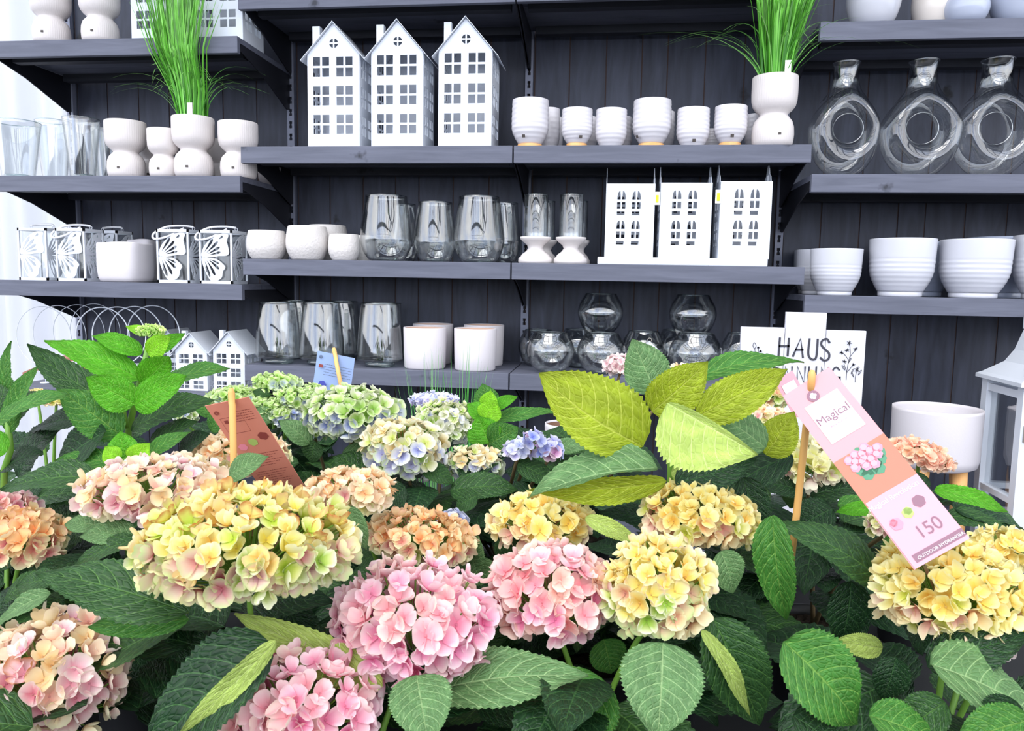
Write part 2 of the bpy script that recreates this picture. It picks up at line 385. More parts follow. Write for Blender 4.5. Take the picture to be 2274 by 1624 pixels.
# unseen slab added over the shelving to shade it from the sky
struct(MB().box(-2.6, 3.2, 2.3, 3.4, 3.1, 3.18).build('shade_slab', M['white'], smooth=False))

# ------------------------------------------------------------------ shelving
def upright(x, label):
    mb = MB(); z0, z1 = .35, 2.75; ya, yb_ = YB-.024, YB-.0225
    mb.box(x-.015, x-.006, ya, yb_, z0, z1); mb.box(x+.006, x+.015, ya, yb_, z0, z1)
    z = z0
    while z < z1-.03:
        mb.box(x-.006, x+.006, ya, yb_, z, z+.022)
        for s in (-1, 1): mb.box(x+s*.006-.0025, x+s*.006+.0025, ya-.0001, yb_+.0001, z+.0335, z+.0385)
        z += .05
    mb.box(x-.0135, x-.0115, YB-.022, YB-.001, z0, z1); mb.box(x+.0115, x+.0135, YB-.022, YB-.001, z0, z1)
    o = mb.build('shelf_upright', M['upr'], smooth=False)
    return tag(o, label, 'shelf upright', 'slotted steel shelf uprights on the board wall')
M['upr'] = mat('dark grey slotted steel', '7c8092', .5)
for x, l in ((X1-2, 'dark slotted upright at the left end of the board wall next to the curtain'), (X1-1, 'dark slotted upright on the wall just left of the tall white houses'),
             (X1, 'dark slotted upright in the middle of the wall behind the shelf joint'), (X1+1, 'dark slotted upright right of the arched-window house lanterns')):
    upright(x, l)
ZS = dict(C1=1.006, C2=.4696, C3=.0661, C4=-.3279, L1=.857, L2=.3659, L3=-.0285, L4=-.443, R1=.8585, R2=.373, R3=-.0271)
ZS = {k: v+EYE for k, v in ZS.items()}
TH = .0589
def shelf(x0, x1, z, label, yf=YF, lb=True, rb=True):
    t = thing('wall_shelf', label, 'shelf', ((x0+x1)/2, YB-.03, z), 0, 'grey wooden wall shelves', world=True)
    g = .0025
    MB().box(x0+g, x1-g, yf, yf+.022, z-TH, z).build('front_board', M['shelf'], t, smooth=False, bevel=.0015)
    mb = MB(); d = (YB-.035-yf-.022)/3
    for i in range(3): mb.box(x0+g, x1-g, yf+.0222+i*d, yf+.022+(i+1)*d-.002, z-.02, z-.0008)
    mb.build('top_board', M['shelf'], t, smooth=False)
    mb = MB(); mb.box(x0+.03, x1-.03, yf+.10, yf+.14, z-.05, z-.0205); mb.box(x0+.03, x1-.03, YB-.10, YB-.06, z-.05, z-.0205)
    mb.build('batten', M['under'], t, smooth=False)
    for s, on in ((0, lb), (1, rb)):
        if not on: continue
        xx = x0+.003 if s == 0 else x1-.007
        mb = MB(); M2 = Matrix.Translation((xx+.002, 0, 0)) @ Matrix.Rotation(PI/2, 4, 'Z')
        plate(mb, [(yf+.03, z-.021), (YB-.023, z-.021), (YB-.023, z-.16), (YB-.05, z-.165), (yf+.2, z-.085), (yf+.03, z-.045)], [], .004, M2)
        mb.build('bracket', M['iron'], t, smooth=False)
    return t
XA = [X1-2, X1-1, X1, X1+1, X1+2]
nm = {'C1': 'topmost', 'C2': 'second from top', 'C3': 'third from top', 'C4': 'lowest'}
shelf(XA[1], XA[2], ZS['C1'], 'topmost grey shelf above the tall white house lanterns')
shelf(XA[2], XA[3], ZS['C1'], 'topmost grey shelf above the row of ribbed cups')
shelf(XA[1], XA[2], ZS['C2'], 'grey shelf carrying the three tall white house lanterns')
shelf(XA[2], XA[3], ZS['C2'], 'grey shelf carrying the ribbed white cups on orange coasters')
shelf(XA[1], XA[2], ZS['C3'], 'grey shelf carrying embossed bowls and rounded glass vases')
shelf(XA[2], XA[3], ZS['C3'], 'grey shelf carrying the arched-window house lanterns and candle holders')
shelf(XA[1], XA[2], ZS['C4'], 'grey shelf carrying conical glass vases and plain white pots')
shelf(XA[2], XA[3], ZS['C4'], 'grey shelf carrying the round glass bowls')
shelf(XA[0], XA[1], ZS['L1'], 'upper left grey shelf under the hourglass pots and two white houses')
shelf(XA[0], XA[1], ZS['L2'], 'left grey shelf with hourglass pots and the left grass plant')
shelf(XA[0], XA[1], ZS['L3'], 'left grey shelf with the butterfly lanterns')
shelf(XA[0], XA[1], ZS['L4'], 'lowest left grey shelf with wire rings and small houses')
shelf(XA[3], XA[4], ZS['R1'], 'upper right grey shelf with pebble-shaped pots')
shelf(XA[3], XA[4], ZS['R2'], 'right grey shelf with the glass vases that have a round hole')
shelf(XA[3], XA[4], ZS['R3'], 'right grey shelf with large ringed grey-white pots')
DECK = EYE-.87
t = thing('display_deck', 'low dark plank platform under the lantern and the legged planter', 'platform', (0, 2.6, DECK), world=True)
mb = MB(); 
y = 1.98
while y < YB-.03: mb.box(-2.4, 2.4, y, y+.092, DECK-.03, DECK); y += .098
mb.build('plank', M['shelf'], t, smooth=False)
mb = MB(); mb.box(-2.38, 2.38, 2.0, 2.03, 0, DECK-.031); mb.box(-2.38, 2.38, 3.1, 3.13, 0, DECK-.031)
mb.build('frame', M['under'], t, smooth=False)

# ------------------------------------------------------------------ shelf goods
def fit(l, r, top, Y, z):
    """size and place of an upright thing standing at distance Y on height z, as wide and high as it is seen"""
    cx = (l+r)/2; p = P(cx, top, Y); k = mpp(Vector((p.x, Y, (p.z+z)/2)))
    q = P(cx, top, Y)
    for _ in range(3):      # look along the middle of the thing, not its top (the verticals lean)
        mid = Vector((q.x, Y, (q.z+z)/2)); 
    zb = z
    # pixel row of the middle
    d = Vector((q.x, Y, (p.z+z)/2))-CAM; py = H/2-FPX*d.dot(CU)/d.dot(CF)
    q = P(cx, py, Y)
    return Vector((q.x, Y, z)), (r-l)*k/2, p.z-z
def sticker(parent, R, a, z0, z1, wd=.010, m='barcode', name='price_sticker', fr=None):
    mb = MB(); vs = []; n = 4
    for i in range(n+1):
        th = a-wd/R/2+wd/R*i/n
        for z, rr in ((z0, R), (z1, R if fr is None else fr)): vs.append(((rr+.0006)*math.cos(th), (rr+.0006)*math.sin(th), z))
    mb.add(vs, [(2*i, 2*i+2, 2*i+3, 2*i+1) for i in range(n)])
    o = mb.build(name, M[m], parent, smooth=True); return o
HG = [(0, 0), (.74, 0), (.84, .015), (.9, .08), (.925, .18), (.9, .29), (.82, .37), (.68, .425), (.6, .455), (.63, .48), (.8, .525), (.93, .585), (.985, .66), (1, .76), (1, .93), (.995, .985), (.975, 1), (.95, .99), (.94, .93), (.93, .7), (.7, .58), (0, .55)]
def hourglass(loc, R, Hh, label, rz=0, grp='hourglass ribbed pots', stick=True):
    t = thing('hourglass_pot', label, 'pot', loc, rz, grp)
    MB().lathe([(r*R, z*Hh) for r, z in HG], 168, 56, .006).build('pot_body', M['ceramic'], t)
    if stick: sticker(t, R*.925, -PI/2+.15-rz, .14*Hh, .14*Hh+.008)
    return t
z = ZS['L1']
for l, r, tp, lab, dy in ((72, 155, -28, 'hourglass pot at the left end of the top left shelf', .0), (180, 264, -28, 'hourglass pot left of the two white houses on the top left shelf', 0)):
    p, R, h = fit(l, r, tp, YF+.07, z); hourglass(p, R, h, 'cream ribbed '+lab)
z = ZS['L2']
for l, r, tp, dy, lab in (
    (237, 323, 271, .09, 'cream hourglass pot beside the tapered glasses, leftmost of the left middle shelf'),
    (309, 372, 297, .24, 'cream hourglass pot peeking out second from the left, behind the small one'),
    (330, 397, 288, .07, 'small cream hourglass pot between the leftmost pot and the grass plant'),
    (452, 512, 312, .26, 'cream hourglass pot standing behind and right of the grass pot'),
    (487, 572, 273, .09, 'cream hourglass pot right of the grass pot, cut off by the shelf end')):
    p, R, h = fit(l, r, tp, YF+dy, z); hourglass(p, R, h, lab, random.Random(l).uniform(-.3, .3))
p, R, h = fit(575, 622, 372, YF+.33, z)
t = thing('shallow_bowl', 'low cream bowl at the back corner of the left middle shelf', 'bowl', p)
MB().lathe([(0, 0), (R*.7, 0), (R*1.0, h*.4), (R*1.1, h), (R*1.04, h), (R*.9, h*.4), (0, h*.15)], 64).build('bowl_body', M['ceramic'], t)

# grass plants -------------------------------------------------
def grass_mesh(seed, n, h, r0, spread, thin=.0022, droop=.3):
    rd = random.Random(seed); mb = MB()
    for i in range(n):
        a = rd.uniform(0, 2*PI); rr = r0*math.sqrt(rd.random()); b = Vector((rr*math.cos(a), rr*math.sin(a), 0))
        hh = h*rd.uniform(.65, 1.05); dirn = Vector((math.cos(a), math.sin(a), 0)); out = spread*rd.uniform(.1, 1.0)*(.35+rr/r0)
        fall = rd.random() < droop
        thr = thin*(.75 if fall else rd.uniform(.8, 1.5)); k = 10; vs = []; cols = []
        g = lin(rd.choice(['3f9a16', '58b524', '6fce38', '2f7f18', '84d858'])) if not fall else lin(rd.choice(['62b048', '8ad068', '4a9a38']))
        side = Vector((-dirn.y, dirn.x, 0))
        tw = rd.uniform(-1, 1); side = (side*math.cos(tw)+dirn*math.sin(tw))
        for j in range(k+1):
            t = j/k
            if fall: pos = b+dirn*(out*2.0*t**1.5)+Vector((0, 0, hh*.8*(1.75*t-1.25*t*t*1.0)))
            else: pos = b+dirn*(out*t**1.4)+Vector((0, 0, hh*t))
            pos.y = min(pos.y, .055-.155*min(1, max(0, pos.z)/.26)-.01*j/k*rd.random())      # the clump leans forward past the shelf above
            wv = thr*(1-t**3)+.0002
            vs += [pos-side*wv, pos+Vector((0, 0, 0))+dirn*wv*.4, pos+side*wv]
            c = mixc(g, mixc(g, (1, 1, .6), .12), t); cols += [c]*3
        fs = []
        for j in range(k): fs += [(3*j, 3*j+1, 3*j+4, 3*j+3), (3*j+1, 3*j+2, 3*j+5, 3*j+4)]
        mb.add(vs, fs, cols)
    return mb
def grasspot(l, r, tp, dy, zz, label, lab2, seed):
    p, R, h = fit(l, r, tp, YF+dy, zz)
    hp = hourglass(p, R, h, label, .05)
    q = p+Vector((0, 0, h*.80))
    t = thing('grass_plant', lab2, 'plant', q, 0, 'artificial grass plants')
    MB().lathe([(0, .008), (R*.9, .008), (R*.9, .0), (0, 0)], 24).build('soil', M['soil'], t)
    g = grass_mesh(seed, 240, .58, R*.62, .12, .0030, .0)
    g.build('blades', M['grass'], t)['kind'] = 'stuff'
    g = grass_mesh(seed+7, 38, .42, R*.6, .19, .0026, 1.0); g.build('drooping_blades', M['grass'], t)['kind'] = 'stuff'
    MB().box(.016, .036, -R*.86-.001, -R*.86, .0, .085).build('price_label', M['paper'], t, smooth=False)
grasspot(385, 475, 262, .075, ZS['L2'], 'cream hourglass pot holding the left grass plant', 'bright green grass plant in the hourglass pot on the left shelf', 5)
grasspot(1669, 1767, 172, .07, ZS['C2'], 'cream hourglass pot holding the right grass plant at the end of the cup row', 'bright green grass plant in the hourglass pot at the right end of the cup shelf', 11)

# tall house lanterns ------------------------------------------
def circ(cx, cz, r, n=20, a0=0, a1=2*PI): return [(cx+r*math.cos(a0+(a1-a0)*i/n), cz+r*math.sin(a0+(a1-a0)*i/n)) for i in range(n)]
def quarter(cx, cz, r, g, q):
    a = q*PI/2+.08; pts = [(cx+g*(1 if q in (0, 3) else -1), cz+g*(1 if q in (0, 1) else -1))]
    for i in range(7):
        th = q*PI/2+.18+(PI/2-.36)*i/6; pts.append((cx+r*math.cos(th), cz+r*math.sin(th)))
    return pts
def house(name, loc, w, hw, hr, d, rows, label, grp, rwin, cw, chim=.35, ov=.12, rz=0):
    """w width, hw wall height, hr apex height, rows = list of (z0,z1) as fraction of hw"""
    t = thing(name, label, 'lantern', loc, rz, grp)
    th = .0018
    def wins(wid, cols):
        hs = []
        for (a, b) in rows:
            zc = (a+b)/2*hw; hh = (b-a)/2*hw; g = hh*.11
            for (x0, x1) in cols:
                xc = (x0+x1)/2*wid; hx = (x1-x0)/2*wid
                for sx in (-1, 1):
                    for sz in (-1, 1):
                        xs = sorted((xc+sx*g, xc+sx*hx)); zs = sorted((zc+sz*g, zc+sz*hh)); hs.append(rect(xs[0], xs[1], zs[0], zs[1]))
        return hs
    cols = [(-.39, -.08), (.06, .37)]
    mb = MB(); out = [(-w/2, 0), (w/2, 0), (w/2, hw), (0, hr), (-w/2, hw)]
    rc = hw+(hr-hw)*.36; rr = w*.085
    ro = [quarter(0.01*w, rc, rr, rr*.16, q) for q in range(4)]
    plate(mb, out, wins(w, cols)+ro, th, T(0, -d/2, 0))
    plate(mb, out, [], th, T(0, d/2, 0))
    for s in (-1, 1): plate(mb, rect(-d/2, d/2, 0, hw), wins(d, cols), th, T(s*w/2, 0, 0, PI/2))
    mb.box(-w/2, w/2, -d/2, d/2, 0, .002)
    mb.build('house_wall', M['white'], t, smooth=False)
    ovh = w*ov; mb = MB(); k = (hr-hw)/(w/2)
    prof = [(-w/2-ovh, hw-ovh*k+.002), (0, hr+.003), (w/2+ovh, hw-ovh*k+.002), (w/2+ovh, hw-ovh*k+.0045), (0, hr+.006), (-w/2-ovh, hw-ovh*k+.0045)]
    plate(mb, prof, [], d*1.08+.012, T(0, 0, 0)); mb.build('roof', M['white'], t, smooth=False)
    cx = -w*chim; zc = hw+(w/2-abs(cx))*k; mb = MB()
    mb.box(cx-w*.07, cx+w*.07, -d*.36-w*.07, -d*.36+w*.07, zc-w*.02, zc+w*.36)
    mb.build('chimney', M['white'], t, smooth=False)
    return t
zz = ZS['C2']; Yh = YF+.045
rows3 = [(.785, .965), (.49, .665), (.16, .345)][::-1]
def tallhouse(l, r, tp, z, lab, Y, rows=None):
    p0 = P(l, 300, Y); p, R, h = fit(l, r, tp, Y, z)
    return house('house_lantern', Vector((p.x, Y+.085, z)), 2*R, h*.755, h, .17, rows or [(.155, .36), (.46, .665), (.765, .975)], lab, 'tall white house lanterns', 0, 0)
tallhouse(681, 800, 52, zz, 'tall white metal house lantern with cut-out windows, leftmost of three on the centre shelf', Yh)
tallhouse(823, 941, 47, zz, 'tall white metal house lantern, middle one of three on the centre shelf', Yh)
tallhouse(973, 1093, 41, zz, 'tall white metal house lantern, rightmost of three nearest the cups', Yh)
z = ZS['L1']
tallhouse(285, 404, -165, z, 'tall white house lantern on the top left shelf, behind the grass, left one', YF+.05)
tallhouse(421, 540, -165, z, 'tall white house lantern at the right end of the top left shelf', YF+.05)
# small houses low on the left
z = ZS['L4']
def smallhouse(l, r, tp, Y, lab):
    p, R, h = fit(l, r, tp, Y, z)
    house('small_house_lantern', Vector((p.x, Y+.07, z)), 2*R, h*.70, h, .14, [(.05, .25), (.37, .57), (.69, .92)], lab, 'small white house lanterns', 0, 0, chim=.27, ov=.13)
smallhouse(472, 545, 739, YF+.07, 'small white house lantern right next to the conical glass vases')
smallhouse(388, 462, 742, YF+.07, 'small white house lantern, left neighbour of the one by the glass vases')
smallhouse(345, 405, 735, YF+.24, 'small white house lantern at the back, mostly hidden by the leafy hydrangea')

# ribbed cups ---------------------------------------------------
def cup_prof(R, h, n=9, amp=.009):
    pr = [(0, 0), (R*.55, 0)]
    for i in range(1, 60):
        t = i/59; r = .58+.42*min(1, (t/.35))**.55 if t < .35 else 1.0
        r = R*(.60+.40*math.sin(min(1, t/.42)*PI/2))*(1+.0*t)
        r += R*amp*math.sin(t*n*2*PI)*(1 if .1 < t < .93 else 0)
        if t > .55: r -= R*.03*(t-.55)/.45
        pr.append((r, h*t))
    rr = pr[-1][0]
    return pr+[(rr-.0015, h*1.005), (rr-.004, h*.998), (rr-.005, h*.8), (R*.6, h*.15), (0, h*.1)]
def ribcup(l, r, tp, dy, lab, coaster=False, stick=None, z=ZS['C2']):
    p, R, h = fit(l, r, tp, YF+dy, z)
    ch = .016 if coaster else 0
    if coaster:
        t = thing('coaster', 'orange wooden coaster under the '+' '.join(lab.replace('ribbed white ', '').replace(' on an orange coaster', '').split()[:11]), 'coaster', p, 0, 'orange wooden coasters under cups')
        MB().lathe([(0, 0), (R*.66, 0), (R*.66, .001), (R*.66, .015), (R*.65, .016), (0, .016)], 40).build('disc', M['oak'], t)
        p = p+Vector((0, 0, ch)); h -= ch
    t = thing('ribbed_cup', lab, 'cup', p, 0, 'ribbed white cups on the centre right shelf')
    MB().lathe(cup_prof(R, h), 72).build('cup_body', M['gloss'], t)
    if stick is not None: sticker(t, R*.93, -PI/2+stick, h*.1, h*.1+.01, .011, fr=R*.985)
ribcup(1136, 1219, 224, .085, 'ribbed white cup standing left of the shelf row on an orange coaster', True, -.25)
ribcup(1192, 1243, 243, .20, 'ribbed white cup half hidden behind the first tall cup')
ribcup(1222, 1250, 262, .28, 'narrow slice of a ribbed white cup at the back beside the first tall cup')
ribcup(1247, 1316, 244, .075, 'ribbed white cup, second in the front row, small', True, .3)
ribcup(1280, 1326, 262, .22, 'ribbed white cup in the back between the second and third front cups')
ribcup(1322, 1392, 245, .075, 'ribbed white cup, third in the front row, small', False)
ribcup(1352, 1403, 262, .2, 'ribbed white cup in the back between the third and the tall fourth cup')
ribcup(1405, 1490, 225, .085, 'ribbed white cup, tall fourth in the front row on an orange coaster', True, -.9)
ribcup(1440, 1497, 250, .21, 'ribbed white cup half hidden behind the tall fourth cup')
ribcup(1503, 1575, 243, .075, 'ribbed white cup, fifth in the front row, without a coaster', False, .0)
ribcup(1560, 1600, 289, .22, 'low ribbed white cup in the back between the last two front cups')
ribcup(1586, 1658, 238, .075, 'ribbed white cup next to the grass pot on an orange coaster', True, 0)
ribcup(1655, 1700, 256, .2, 'ribbed white cup behind the grass pot')

# glass -----------------------------------------------------------
def glassprof(pr, th):
    out = list(pr); inner = [(max(r-th, 0), z+(th if i == 0 else 0)) for i, (r, z) in enumerate(pr)]
    top = pr[-1]; mid = [(top[0]-.2*th, top[1]+.4*th), (top[0]-.8*th, top[1]+.4*th)]
    inner = [(max(r-th, 0.0), max(z, pr[0][1]+th*1.6)) for r, z in pr][::-1]
    return out+mid+inner
def interp(ctrl, n=28):
    pts = []
    m = len(ctrl)
    for i in range(m-1):
        p0 = Vector(ctrl[max(i-1, 0)]); p1 = Vector(ctrl[i]); p2 = Vector(ctrl[i+1]); p3 = Vector(ctrl[min(i+2, m-1)])
        for j in range(5):
            t = j/5; q = .5*((2*p1)+(-p0+p2)*t+(2*p0-5*p1+4*p2-p3)*t*t+(-p0+3*p1-3*p2+p3)*t**3); pts.append((max(q.x, 0), q.y))
    pts.append(tuple(ctrl[-1])); return pts
def glassware(name, lab, cat, grp, p, R, h, ctrl, th=.003, base=None, mt='glass'):
    t = thing(name, lab, cat, p, 0, grp)
    pr = [(r*R, z*h) for r, z in interp(ctrl)]
    MB().lathe(glassprof(pr, th), 64).build('glass_wall', M[mt], t)
    rr, zz_ = pr[-1]; mb = MB(); mb.tube([((rr-th/2)*math.cos(a), (rr-th/2)*math.sin(a), zz_+.0005) for a in [2*PI*i/48 for i in range(48)]], th*.55, 5, closed=True)
    mb.build('rim', M['greenglass'], t)
    if base:
        MB().lathe([(0, base[1]*h), (base[0]*R*.9, base[1]*h), (base[0]*R, base[1]*h+.003), (base[0]*R, base[2]*h), (base[0]*R*.85, base[2]*h+.002), (0, base[2]*h-.001)], 48).build('glass_base', M['greenglass'], t)
    return t
EGG = [(0, .005), (.55, .005), (.8, .09), (.96, .24), (1.0, .36), (.95, .55), (.86, .8), (.79, 1)]
CONE = [(0, .09), (.85, .09), (.985, .115), (1, .16), (.95, .45), (.88, .75), (.80, 1)]
z = ZS['C3']
for l, r, tp, dy, lab in ((800, 916, 437, .08, 'rounded clear glass vase in front of the embossed bowls, leftmost and large'),
                          (865, 930, 455, .26, 'rounded clear glass vase seen behind the large leftmost one'),
                          (919, 1014, 451, .09, 'smaller rounded clear glass vase between the two large ones'),
                          (1007, 1121, 439, .08, 'large rounded clear glass vase nearest the shelf joint'),
                          (1080, 1158, 452, .22, 'rounded clear glass vase at the back right by the shelf joint')):
    p, R, h = fit(l, r, tp, YF+dy, z); glassware('round_vase', lab, 'vase', 'rounded glass vases', p, R, h, EGG, .003, (.5, .012, .05))
z = ZS['C4']
for l, r, tp, dy, lab in ((568, 668, 672, .105, 'conical clear glass vase on a foot at the left end of the lowest centre shelf'),
                          (612, 700, 668, .31, 'conical clear glass vase behind the first and second ones'),
                          (665, 764, 672, .105, 'conical clear glass vase behind the blue plant label'),
                          (715, 803, 670, .31, 'conical clear glass vase behind the gap before the third front one'),
                          (793, 894, 674, .105, 'conical clear glass vase left of the plain white pots'),
                          (846, 896, 674, .32, 'conical clear glass vase at the back next to the white pots')):
    p, R, h = fit(l, r, tp, YF+dy, z)
    t = glassware('conical_vase', lab, 'vase', 'conical glass vases', p, R, h, CONE, .003)
    MB().lathe([(0, 0), (R*.60, 0), (R*.66, .004), (R*.66, h*.05), (R*.60, h*.09), (0, h*.09)], 48).build('foot', M['greenglass'], t)
BALL = [(0, .01), (.45, .01), (.62, .06), (.85, .22), (1.0, .5), (.93, .74), (.74, .93), (.68, 1)]
for i, (l, r, tp, dy, zo, lab) in enumerate((
    (1170, 1276, 739, .10, 0, 'round glass bowl at the front left of the lowest right shelf'),
    (1281, 1390, 741, .11, 0, 'round glass bowl second in the front row, partly behind pale flowers'),
    (1486, 1602, 741, .11, 0, 'round glass bowl in front behind the large yellow-green leaves'),
    (1151, 1240, 733, .30, 0, 'round glass bowl at the back left near the slotted upright'),
    (1238, 1335, 731, .30, 0, 'round glass bowl at the back under the left stacked bowl'),
    (1378, 1478, 737, .22, 0, 'round glass bowl in the middle between the two stacks'),
    (1455, 1550, 733, .31, 0, 'round glass bowl at the back under the right stacked bowl'),
    (1600, 1690, 741, .25, 0, 'round glass bowl behind the left edge of the lettered sign'),
    (1283, 1384, 653, .27, .135, 'round glass bowl stacked on top, left one'),
    (1486, 1590, 656, .27, .135, 'round glass bowl stacked on top, right one'))):
    p, R, h = fit(l, r, tp, YF+dy, z+zo); glassware('glass_bowl', lab, 'bowl', 'round glass bowls', p, R, h, BALL, .0028, (.42, .015, .07))
z = ZS['L2']
TAP = [(0, .005), (.62, .005), (.66, .03), (.76, .3), (.88, .65), (1, 1)]
for l, r, tp, dy, lab in ((-10, 88, 272, .10, 'tapered clear drinking-glass vase at the far left in front of the curtain'),
                          (84, 156, 270, .22, 'tapered clear glass vase between the two front ones, against the curtain'),
                          (144, 221, 265, .09, 'tapered clear glass vase beside the leftmost hourglass pot'),
                          (206, 262, 288, .26, 'tapered clear glass vase at the back next to the hourglass pot')):
    p, R, h = fit(l, r, tp, YF+dy, z); glassware('tapered_vase', lab, 'vase', 'tapered glass vases', p, R, h, TAP, .003, (.6, .012, .06))
# hurricane candle holders
z = ZS['C3']
for l, r, tp, dy, lab in ((1152, 1228, 434, .075, 'white pedestal candle holder with glass cylinder, left one in front'),
                          (1186, 1240, 448, .22, 'white pedestal candle holder behind the left front one'),
                          (1231, 1306, 434, .075, 'white pedestal candle holder with glass cylinder, right one in front'),
                          (1262, 1312, 448, .22, 'white pedestal candle holder behind the right front one')):
    p, R, h = fit(l, r, tp, YF+dy, z)
    t = thing('candle_holder', lab, 'candle holder', p, 0, 'pedestal candle holders with glass cylinders')
    k = h*.39
    pr = [(0, 0), (.96, 0), (1, .08), (.98, .2), (.86, .26), (.8, .34), (.55, .46), (.42, .58), (.5, .7), (.78, .84), (.9, .93), (.9, 1), (.84, 1), (.7, .93), (0, .9)]
    MB().lathe([(a*R, b*k) for a, b in pr], 56).build('pedestal', M['ceramic'], t)
    pr = [(R*.68, k*.95), (R*.70, h)]
    mb = MB(); mb.lathe([(R*.70, k*.95), (R*.70, h), (R*.69, h+.001), (R*.67, h), (R*.67, k*.95)], 48); mb.build('glass_cylinder', M['glass'], t)
    mb = MB(); mb.tube([(R*.685*math.cos(a), R*.685*math.sin(a), h) for a in [2*PI*i/40 for i in range(40)]], .0018, 5, closed=True); mb.build('rim', M['greenglass'], t)
# donut vases on the right shelf
def donut(p, hole, neck, wd, htop, lab):
    t = thing('ring_vase', lab, 'vase', p, 0, 'glass vases with a round hole')
    cz = hole[2]; hr = hole[1]; cxo = hole[0]
    n, m = 96, 28
    def outline(th):   # distance from the hole centre to the outer edge, th=0 right, PI/2 up
        c, s = math.cos(th), math.sin(th)
        # egg: sides wd, bottom cz, top to the neck
        top = neck[1]-cz
        ax = wd-abs(0)
        # superposed shape
        if s < 0: q = ((abs(c)/wd)**2.1+(abs(s)/cz)**2.1)**(-1/2.1)
        else: q = ((abs(c)/wd)**1.55+(abs(s)/top)**1.55)**(-1/1.55)
        return q-cxo*c*.9
    def grid(off):
        vs = []
        for i in range(n):
            th = 2*PI*i/n; o_ = outline(th)-off; ii = hr+off
            mid = (o_+ii)/2; ra = (o_-ii)/2; s = math.sin(th)
            dy = wd*(.62-.25*max(0, s)**2)-off
            for j in range(m):
                ph = 2*PI*j/m; rr = mid+ra*math.cos(ph); vs.append((cxo+rr*math.cos(th), dy*math.sin(ph)*(1-.0*s), max(cz+rr*s, .003)))
        return vs
    fs = [(i*m+j, ((i+1) % n)*m+j, ((i+1) % n)*m+(j+1) % m, i*m+(j+1) % m) for i in range(n) for j in range(m)]
    MB().add(grid(0), fs).build('glass_body', M['glass'], t)
    nr, nz0, nz1 = neck[0], neck[1], htop
    MB().lathe([(nr*1.9, nz0-.045), (nr*1.35, nz0-.015), (nr*1.08, nz0+.012), (nr, nz0+.03), (nr, nz1-.004), (nr*1.1, nz1), (nr*1.02, nz1+.001), (nr*.93, nz1-.004), (nr*.93, nz0+.03), (nr*1.0, nz0+.012)], 56).build('neck', M['glass'], t)
    mb = MB(); mb.tube([(nr*1.08*math.cos(a), nr*1.08*math.sin(a), nz1) for a in [2*PI*i/40 for i in range(40)]], .0016, 5, closed=True)
    mb.tube([(cxo+(hr)*math.cos(a), -wd*.05, cz+(hr)*math.sin(a)) for a in [2*PI*i/48 for i in range(48)]], .0016, 5, closed=True)
    mb.build('rim', M['rimglass'], t)
M['rimglass'] = glass_mat('glass edge', (.8, .84, .86), .3, 1.5)
z = ZS['R2']
for l, r, tp, nl, nr_, hx, hr_, lab in ((1797, 1945, 141, 1845, 1900, 1887, 32, 'clear glass vase with a round hole, left one nearest the grass pot'),
                             (1949, 2115, 137, 2014, 2073, 2049, 34, 'clear glass vase with a round hole, middle one'),
                             (2117, 2284, 134, 2174, 2238, 2211, 35, 'clear glass vase with a round hole, right one at the photo edge')):
    Y = YF+.12; cx = (nl+nr_)/2; p, R, h = fit(cx-(r-l)/2, cx+(r-l)/2, tp, Y, z); k = mpp(p)
    cz = P(hx, 286, Y).z-z
    donut(p, ((hx-cx)*k*.7, hr_*k, cz), ((nr_-nl)/2*k*.95, P(hx, 196, Y).z-z), R, h, lab)
    # the top of the body merges into the neck
# embossed bowls
z = ZS['C3']
EB = [(0, 0), (.62, 0), (.8, .08), (.96, .3), (1, .5), (.97, .75), (.9, .97), (.86, 1), (.82, .97), (.88, .7), (.8, .2), (0, .12)]
for l, r, tp, dy, lab in ((549, 636, 513, .08, 'embossed cream bowl at the left end beside the butterfly lantern'), (600, 642, 520, .22, 'embossed cream bowl just visible between the first two'),
                          (636, 729, 503, .08, 'embossed cream bowl, the tallest, second from the left'), (682, 772, 501, .25, 'embossed cream bowl behind the tallest one'),
                          (729, 800, 521, .07, 'embossed cream bowl, small, left of the large glass vase'), (772, 833, 524, .19, 'embossed cream bowl seen through the large glass vase')):
    p, R, h = fit(l, r, tp, YF+dy, z)
    t = thing('embossed_bowl', lab, 'bowl', p, 0, 'embossed cream bowls')
    MB().lathe([(a*R, b*h) for a, b in interp(EB)], 80).build('bowl_body', M['emboss'], t)
# plain white pots
z = ZS['C4']
for l, r, tp, dy, lab in ((896, 992, 727, .10, 'plain white cylinder pot with clay-coloured inside, front left of four'), (917, 1006, 719, .27, 'plain white cylinder pot at the back left of four'),
                          (1008, 1103, 729, .09, 'plain white cylinder pot, front right of four'), (1030, 1119, 721, .265, 'plain white cylinder pot at the back right by the shelf joint')):
    p, R, h = fit(l, r, tp, YF+dy, z)
    t = thing('cylinder_pot', lab, 'pot', p, 0, 'plain white cylinder pots')
    MB().lathe([(0, 0), (R*.9, 0), (R*.95, .006), (R*.97, h*.3), (R, h*.985), (R*.985, h), (R*.95, h), (R*.935, h*.985)], 64).build('pot_body', M['felt'], t)
    MB().lathe([(R*.937, h*.986), (R*.9, h*.5), (R*.85, h*.1), (0, h*.1)], 64).build('pot_inside', M['terra'], t)
